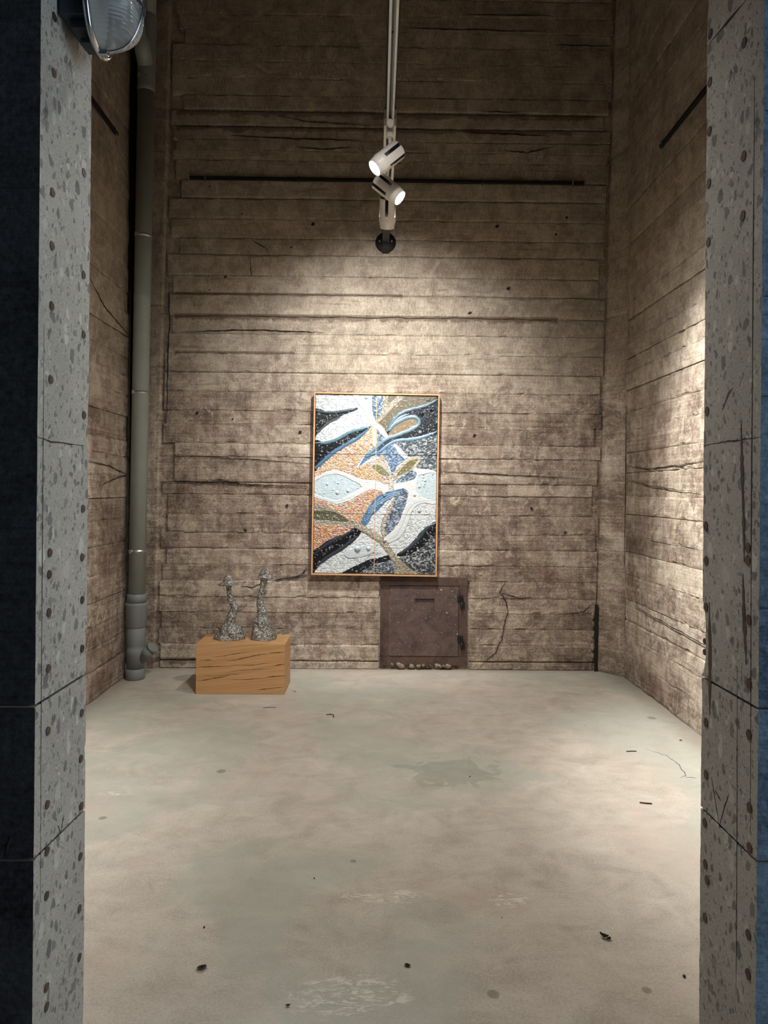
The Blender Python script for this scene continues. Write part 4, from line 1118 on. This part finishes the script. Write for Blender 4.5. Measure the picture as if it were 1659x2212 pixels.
for (x, y, r_, g_) in [(605, 1790, .026, .3), (720, 1790, .017, .3), (880, 1215, .017, .3), (850, 1310, .014, .3), (985, 1385, .020, .4), (895, 1555, .013, .1), (885, 1705, .015, .1), (930, 1770, .010, .1), (1250, 1125, .012, .1),
                       (390, 1195, .015, .2), (270, 1820, .018, .0), (310, 1790, .011, .2), (1340, 195, .014, .1), (1375, 295, .020, .0), (1270, 350, .017, .0), (1330, 1740, .012, .3), (1240, 1810, .012, .5), (1255, 545, .015, .5), (180, 1450, .010, .3), (285, 1442, .010, .3), (360, 1455, .010, .3), (1250, 1385, .016, .1), (1310, 1060, .010, .1), (1200, 1215, .012, .1), (500, 1175, .012, .1), (285, 1105, .010, .1), (695, 175, .015, .0)]:
    u, v = AU((x, y)); bead(u, v, r_, g_)
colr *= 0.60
for tr in range(3):
    for tc in range(2):
        j0, i0 = tr * RN, tc * RN
        x0 = -IW / 2 + tc * IW / 2 + (0.0025 if tc else 0.0); x1 = -IW / 2 + (tc + 1) * IW / 2 - (0.0 if tc else 0.0025)
        z1 = IH / 2 - tr * IH / 3 - 0.002; z0 = IH / 2 - (tr + 1) * IH / 3 + 0.002
        gx = np.linspace(x0, x1, RN); gz = np.linspace(z1, z0, RN)
        GX, GZ = np.meshgrid(gx, gz); GH = hgt[j0:j0 + RN, i0:i0 + RN].copy()
        GY = 0.016 - GH
        n = RN * RN
        co = np.stack([GX.ravel(), GY.ravel(), GZ.ravel()], 1)
        idx = np.arange(n).reshape(RN, RN)
        qd = np.stack([idx[:-1, :-1], idx[1:, :-1], idx[1:, 1:], idx[:-1, 1:]], -1).reshape(-1, 4)
        bord = list(idx[0, :]) + list(idx[1:, -1]) + list(idx[-1, -2::-1]) + list(idx[-2:0:-1, 0])
        bb = co[bord].copy(); bb[:, 1] = 0.04
        co = np.vstack([co, bb]); nb = len(bord)
        faces = [tuple(int(a) for a in f) for f in qd]
        for a in range(nb):
            b = (a + 1) % nb; faces.append((int(bord[a]), int(bord[b]), n + b, n + a))
        me = bpy.data.meshes.new('relief_tile'); me.from_pydata(co.tolist(), [], faces)
        ca = me.color_attributes.new('Col', 'FLOAT_COLOR', 'POINT')
        cc = np.ones((len(co), 4)); cc[:n, :3] = colr[j0:j0 + RN, i0:i0 + RN].reshape(-1, 3); cc[n:, :3] = 0.1
        ca.data.foreach_set('color', np.clip(cc, 0, 1).ravel())
        me.polygons.foreach_set('use_smooth', [True] * len(me.polygons))
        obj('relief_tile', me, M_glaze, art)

# ------------------------------------------------------------------ ceiling-hung light track
zt_ = 3.45
ta = on(843, 262, 2, zt_)
def tx(y): return ta.x + 0.004 * (ta.y - y)
track = empty('lighting_track', (tx(3.7), 3.7, zt_)); tag(track, 'white and grey lighting track on a black support bar running into the back wall', 'track')
def tbox(name, x0, x1, y0, y1, z0, z1, mat, bev=0.0):
    bm = bm_new(); add_box(bm, ((x0 + x1) / 2, (y0 + y1) / 2, (z0 + z1) / 2), (x1 - x0, y1 - y0, z1 - z0), bevel=bev)
    return sub(obj(name, bm, mat, track), track.location)
cx = ta.x
hw = 0.0195
bm = bm_new()
ya, yb_ = 1.75, 3.72
add_box(bm, (cx - hw + 0.0055, (ya + yb_) / 2, zt_ + 0.018), (0.011, yb_ - ya, 0.036)); add_box(bm, (cx + hw - 0.0055, (ya + yb_) / 2, zt_ + 0.018), (0.011, yb_ - ya, 0.036)); add_box(bm, (cx, (ya + yb_) / 2, zt_ + 0.037), (hw * 2, yb_ - ya, 0.004))
add_box(bm, (cx + hw - 0.0155, (ya + yb_) / 2, zt_ + 0.022), (0.002, yb_ - ya, 0.024))
sub(obj('aluminium_channel', bm, M_alu, track), track.location)
tbox('conductor_strip', cx - hw + 0.012, cx + hw - 0.0175, ya + 0.01, yb_ - 0.005, zt_ + 0.020, zt_ + 0.034, M_grey)
bm = bm_new(); py_ = on(848, 69, 2, zt_ + .02).y
add_lathe(bm, [(0.0045, 0), (0.0045, 0.004)], (cx - 0.003, py_, zt_ + 0.016), (0, 0, 1), 12)
sub(obj('channel_screw', bm, M_heat, track), track.location)
# wide white section
yc, ydd = 3.73, 4.85
bm = bm_new()
for sx in (-1, 1): add_box(bm, (cx + sx * 0.0255, (yc + ydd) / 2, zt_ + 0.026), (0.014, ydd - yc, 0.040))
add_box(bm, (cx, (yc + ydd) / 2, zt_ + 0.048), (0.065, ydd - yc, 0.004))
sub(obj('white_channel', bm, M_white, track), track.location)
tbox('channel_slot', cx - 0.0185, cx + 0.0185, yc + 0.004, ydd, zt_ + 0.020, zt_ + 0.045, M_heat)
tbox('junction_plate', cx - 0.034, cx + 0.034, yc - 0.09, yc - 0.001, zt_ + 0.044, zt_ + 0.052, M_grey, 0.002)
tbox('support_bar', cx - 0.028, cx + 0.028, 1.80, YB + 0.01, zt_ + 0.053, zt_ + 0.115, M_black, 0.003)
bp = Vector((cx, YB - 0.012, zt_ + 0.11))
bm = bm_new(); rr = random.Random(3)
add_lathe(bm, [(0.086, 0), (0.084, 0.006), (0.02, 0.008)], bp, (0, -1, 0), 36)
sub(obj('wall_flange', bm, M_black, track), track.location)
for sx in (-1, 1):
    bm = bm_new(); add_lathe(bm, [(0.009, 0), (0.009, 0.006), (0.005, 0.008)], bp + Vector((sx * 0.05, -0.008, 0.01)), (0, -1, 0), 6)
    sub(obj('flange_bolt', bm, M_zinc, track), track.location)
# drop end of the bar seen on the wall
tbox('bar_shoe', cx - 0.030, cx + 0.030, YB - 0.16, YB - 0.006, zt_ + 0.020, zt_ + 0.056, M_black, 0.004)

def lamp(px, py, yy, axis, label, power, narrow, spill, ph=0, aim_up=False):
    axis = Vector(axis).normalized()
    c = on(px, py, 1, yy); L = 0.182; R = 0.0525
    o0 = c - axis * L / 2
    root = empty('track_spotlight', (c.x, yy, c.z)); tag(root, label, 'spotlight', 'white spotlights on the ceiling track')
    def P(name, bm, mat, par=root):
        o = obj(name, bm, mat, par); o.matrix_parent_inverse = Matrix.Translation(-Vector(root.location)); return o
    bm = bm_new()
    hs = [0.0, 0.003, 0.012, 0.112, 0.142, 0.147]; rs = [R - 0.004, R, R, R, R, R - 0.003]
    prof = list(zip(rs, hs))
    add_lathe(bm, prof, o0, axis, 50, cap=False, skip=lambda j, i: j in (1, 2) and ((i + ph) % 10) in (0, 1, 2))
    P('body_shell', bm, M_white)
    bm = bm_new()
    add_lathe(bm, [(0.043, 0.006), (0.043, 0.140)], o0, axis, 32); P('heat_sink', bm, M_heat)
    bm = bm_new()
    for a in range(16):
        x, y, d = frame_for(axis); t = 2 * math.pi * a / 16
        rad = x * math.cos(t) + y * math.sin(t)
        tan = d.cross(rad)
        M = Matrix((rad, tan, d)).transposed()
        add_box(bm, o0 + rad * 0.030 + d * 0.004, (0.034, 0.0025, 0.012), M)
    P('cooling_fins', bm, M_heat)
    bm = bm_new()
    add_lathe(bm, [(R - 0.003, 0.147), (R - 0.004, 0.151), (R - 0.004, 0.164), (R - 0.007, 0.166), (R - 0.007, L), (R - 0.011, L), (R - 0.013, L - 0.02)], o0, axis, 48, cap=False)
    P('bezel', bm, M_white)
    bm = bm_new(); add_lathe(bm, [(0.044, L - 0.020), (0.043, L - 0.014), (0.025, L - 0.012), (0.001, L - 0.011)], o0, axis, 40)
    P('lit_lens', bm, M_led)['label'] = 'glowing warm white lens'
    # arm and adaptor up to the track
    top = Vector((cx, c.y - 0.01, zt_ - 0.002))
    bm = bm_new(); s0 = c - axis * 0.03
    x, y, d = frame_for(axis)
    add_tube(bm, [s0, s0.lerp(top + Vector((0, 0, -0.05)), 0.5) + Vector((0.0, 0.0, 0.012)), top + Vector((0, 0, -0.045))], 0.010, 12)
    P('swivel_arm', bm, M_white)
    bm = bm_new()
    add_lathe(bm, [(0.019, -0.05), (0.021, -0.048), (0.021, -0.012), (0.017, -0.010), (0.017, 0.006)], top, (0, 0, 1), 24); P('adaptor', bm, M_white)
    front = o0 + axis * (L + 0.005)
    tg = front + axis
    spot('lamp_beam', front, tg, power, narrow[0], narrow[1], 0.035, WARM)
    spot('lamp_spill', front, front + (Vector((0, 1.36, -1.0)) if aim_up else axis), spill[0], spill[1], spill[2], 0.035, WARM)
    return root
lamp(835, 343, 3.75, (-.71, -.20, -.67), 'upper white cylinder spotlight turned to the left wall, lens glowing', 440, (80, 1.0), (75, 124, 1.0))
lamp(840, 409, 4.08, (.72, -.22, -.65), 'middle white cylinder spotlight turned to the right wall, lens glowing', 950, (80, 1.0), (75, 124, 1.0))
lamp(837, 460, 4.36, (-0.015, 1.2, -1.68), 'lowest white cylinder spotlight hanging upright, aimed at the artwork', 200, (56, 1.0), (225, 118, 1.0), 3, True)
# round adaptor of the first lamp seen at the end of the grey channel
bm = bm_new(); add_lathe(bm, [(0.017, -0.045), (0.019, -0.043), (0.019, -0.010), (0.016, -0.008), (0.016, 0.01)], (cx, 3.70, zt_ - 0.003), (0, 1, 0.25), 24)
sub(obj('end_connector', bm, M_white, track), track.location)

# ------------------------------------------------------------------ bulkhead lamp on the left jamb
BY, BZ, BX = 1.520, 2.585, JL
bulk = empty('bulkhead_lamp', (BX, BY, BZ)); tag(bulk, 'unlit oval glass bulkhead lamp mounted high on the left concrete jamb', 'lamp')
def oval(a, b, x, n=56, p=2.6):
    out = []
    for i in range(n):
        t = 2 * math.pi * i / n; c, s = math.cos(t), math.sin(t)
        out.append(Vector((x, a * math.copysign(abs(c) ** (2 / p), c), b * math.copysign(abs(s) ** (2 / p), s))))
    return out
def loft(bm, rings, cap=(True, True), smooth=True):
    V = [[bm.verts.new(p) for p in r_] for r_ in rings]; n = len(V[0])
    for j in range(len(V) - 1):
        for i in range(n):
            f = bm.faces.new((V[j][i], V[j][(i + 1) % n], V[j + 1][(i + 1) % n], V[j + 1][i])); f.smooth = smooth
    if cap[0]: bm.faces.new(V[0][::-1])
    if cap[1]: bm.faces.new(V[-1])
bm = bm_new(); loft(bm, [oval(.026, .070, 0.0), oval(.028, .074, .004), oval(.030, .078, .050), oval(.066, .124, .057), oval(.066, .124, .064)])
obj('housing', bm, M_navy, bulk)
for k in range(9):
    z = -0.124 + k * 0.0215
    bm = bm_new()
    if k == 0: add_box(bm, (0.050, 0, z), (0.028, 0.044, 0.011), bevel=0.002)
    elif k == 1: add_box(bm, (0.042, 0, z + 0.002), (0.042, 0.080, 0.019), bevel=0.002)
    elif k == 2: add_box(bm, (0.034, 0, z + 0.008), (0.056, 0.112, 0.034), bevel=0.003)
    else: add_box(bm, (0.046, 0, z + 0.010), (0.028, 0.150, 0.010), bevel=0.002)
    obj('cooling_rib', bm, M_navy, bulk)
bm = bm_new(); add_tube(bm, oval(.076, .134, .068), 0.0075, 12, closed=True); obj('rim', bm, M_chrome, bulk)['label'] = 'worn polished rim ring'
t = NT('ribbed_lamp_glass'); P = t.pos()
wv = t.math('SINE', t.math('MULTIPLY', P[2], 900.0))
t.bump(t.math('MULTIPLY_ADD', wv, 0.5, 0.5), 0.5, 0.002)
M_glass = t.set((0.86, 0.90, 0.92, 1), 0.18, Transmission_Weight=0.86, IOR=1.3)
bm = bm_new()
rg = [oval(.071 * math.cos(a) ** 0.45 if a < 1.5 else .004, .128 * math.cos(a) ** 0.32 if a < 1.5 else .02, .064 + .092 * math.sin(a)) for a in np.linspace(0, 1.53, 14)]
rg2 = [[Vector((p.x - 0.003 if p.x > .07 else p.x, p.y * 0.95, p.z * 0.97)) for p in r_] for r_ in rg][::-1]
loft(bm, rg + rg2, (False, False)); 
bmesh.ops.recalc_face_normals(bm, faces=bm.faces)
obj('glass_cover', bm, M_glass, bulk)
M_refl = plain('white_lamp_reflector', srgb(190, 190, 180), 0.3, nscale=12, var=0.05)
bm = bm_new(); loft(bm, [oval(.064, .12, .0635), oval(.062, .118, .065)]); obj('reflector', bm, M_refl, bulk)
t = NT('frosted_bulb'); t.pos(); M_bulb = t.set((0.82, 0.86, 0.9, 1), 0.3, Transmission_Weight=0.3)
bm = bm_new(); add_lathe(bm, [(0.013, 0.05), (0.014, 0.02), (0.026, -0.012), (0.030, -0.035), (0.026, -0.058), (0.014, -0.071), (0.001, -0.074)], (0.105, 0, 0.03), (0, 0, 1), 32)
obj('bulb', bm, M_bulb, bulk)
bm = bm_new()
arc = lambda z, k: [Vector((.066 + (.097 if k else .097) * math.sin(a), -.074 * math.cos(a), z)) for a in np.linspace(0, math.pi, 19)]
add_tube(bm, arc(-0.035, 0), 0.003, 8); obj('guard_wire', bm, M_navy, bulk)
bm = bm_new(); add_tube(bm, [Vector((.066 + .099 * math.sin(a) ** 0.6, 0.0, -.135 * math.cos(a))) for a in np.linspace(0, math.pi, 25)], 0.003, 8); obj('guard_wire', bm, M_chrome, bulk)
bm = bm_new(); add_box(bm, (.078, 0, -.138), (0.02, 0.014, 0.012), bevel=0.003); obj('clasp', bm, M_chrome, bulk)

# ------------------------------------------------------------------ bits lying on the floor
def twig(px, py, pts, r_, label, mat=M_leaf):
    p = on(px, py, 2, 0); bm = bm_new(); add_tube(bm, [Vector(q) + Vector((0, 0, r_)) for q in pts], r_, 6)
    o = obj('twig', bm, mat); o.location = p; tag(o, label, 'twig'); return o
twig(716, 1545, [(-0.035, 0.0, 0), (-0.01, 0.006, 0.002), (0.012, -0.008, 0.003), (0.018, -0.05, 0.0)], 0.0035, 'small dark curled twig on the floor to the right of the oak beam')
twig(586, 1528, [(-0.055, -0.01, 0), (0.0, -0.008, 0.001), (0.035, -0.006, 0.0)], 0.0014, 'thin straight straw on the floor just in front of the oak beam')
twig(636, 1494, [(-0.02, 0.012, 0), (0.006, 0.008, 0.001), (0.014, -0.01, 0.001), (-0.004, -0.02, 0.0)], 0.0012, 'tiny curled hair-thin fibre beside the oak beam right corner')
twig(1364, 1624, [(-0.03, 0, 0), (0.0, 0.002, 0.001), (0.03, 0.004, 0.0)], 0.0025, 'short brown splinter on the floor near the right wall')
twig(1396, 1736, [(-0.03, 0.006, 0), (0.0, -0.004, 0.001), (0.025, -0.006, 0.0)], 0.003, 'pale brown splinter on the floor by the right jamb')
def leaf(px, py, s, label, rot, curl=0.4, mat=M_leaf, name='leaf_fragment', cat='leaf'):
    p = on(px, py, 2, 0); bm = bm_new(); rr = random.Random(px)
    n = 9; V = []
    for j in range(n + 1):
        t = j / n; wd = math.sin(math.pi * t) ** 0.7 * 0.32 * rr.uniform(.7, 1.2) + 0.01
        zc = 0.002 + curl * s * (t - 0.5) ** 2
        V.append([bm.verts.new(((t - 0.5) * s, k * wd * s, zc + abs(k) * curl * 0.25 * s)) for k in (-1, -0.4, 0.4, 1)])
    for j in range(n):
        for i in range(3): bm.faces.new((V[j][i], V[j][i + 1], V[j + 1][i + 1], V[j + 1][i]))
    bmesh.ops.solidify(bm, geom=bm.faces, thickness=0.0012)
    o = obj(name, bm, mat, None); o.location = (p.x, p.y, 0.0016); o.rotation_euler = (0, 0, rot); tag(o, label, cat); return o
leaf(1305, 2027, 0.030, 'dark curled dry leaf on the near right floor', -0.6, 0.9)
leaf(1315, 2031, 0.018, 'tiny dark leaf scrap touching the curled dry leaf', 0.5, 0.6)
leaf(880, 2087, 0.020, 'flat brown leaf scrap on the near floor below centre', -0.5, 0.2)
leaf(622, 2175, 0.014, 'small dark curled scrap on the floor at the lower left centre', 0.2, 0.5)
leaf(436, 2092, 0.030, 'brown crushed leaf scrap on the near left floor', 0.4, 0.2)
leaf(1470, 1660 - 60, 0.02, 'small grey-brown chip by the foot of the right wall', 0.3, 0.2)
def pebble(px, py, s, label):
    p = on(px, py, 2, 0); bm = bm_new(); bmesh.ops.create_icosphere(bm, subdivisions=2, radius=s)
    for v in bm.verts: v.co = Vector((v.co.x * 0.8, v.co.y * 1.2, v.co.z * 0.7)) * (1 + 0.2 * mn.noise(v.co * 200 + Vector((px, 0, 0))))
    o = obj('pebble', bm, M_heat, None, True); o.location = (p.x, p.y, s * 0.62); tag(o, label, 'pebble')
pebble(1478, 2111, 0.0055, 'small black pebble on the floor near the right jamb')
pebble(441, 2004, 0.0038, 'tiny black pebble on the left part of the floor')
pebble(679, 1898, 0.0032, 'tiny black grit stone left of the pale scuff mark')
pebble(1015, 1678, 0.0040, 'tiny black pebble on the grey floor stain')
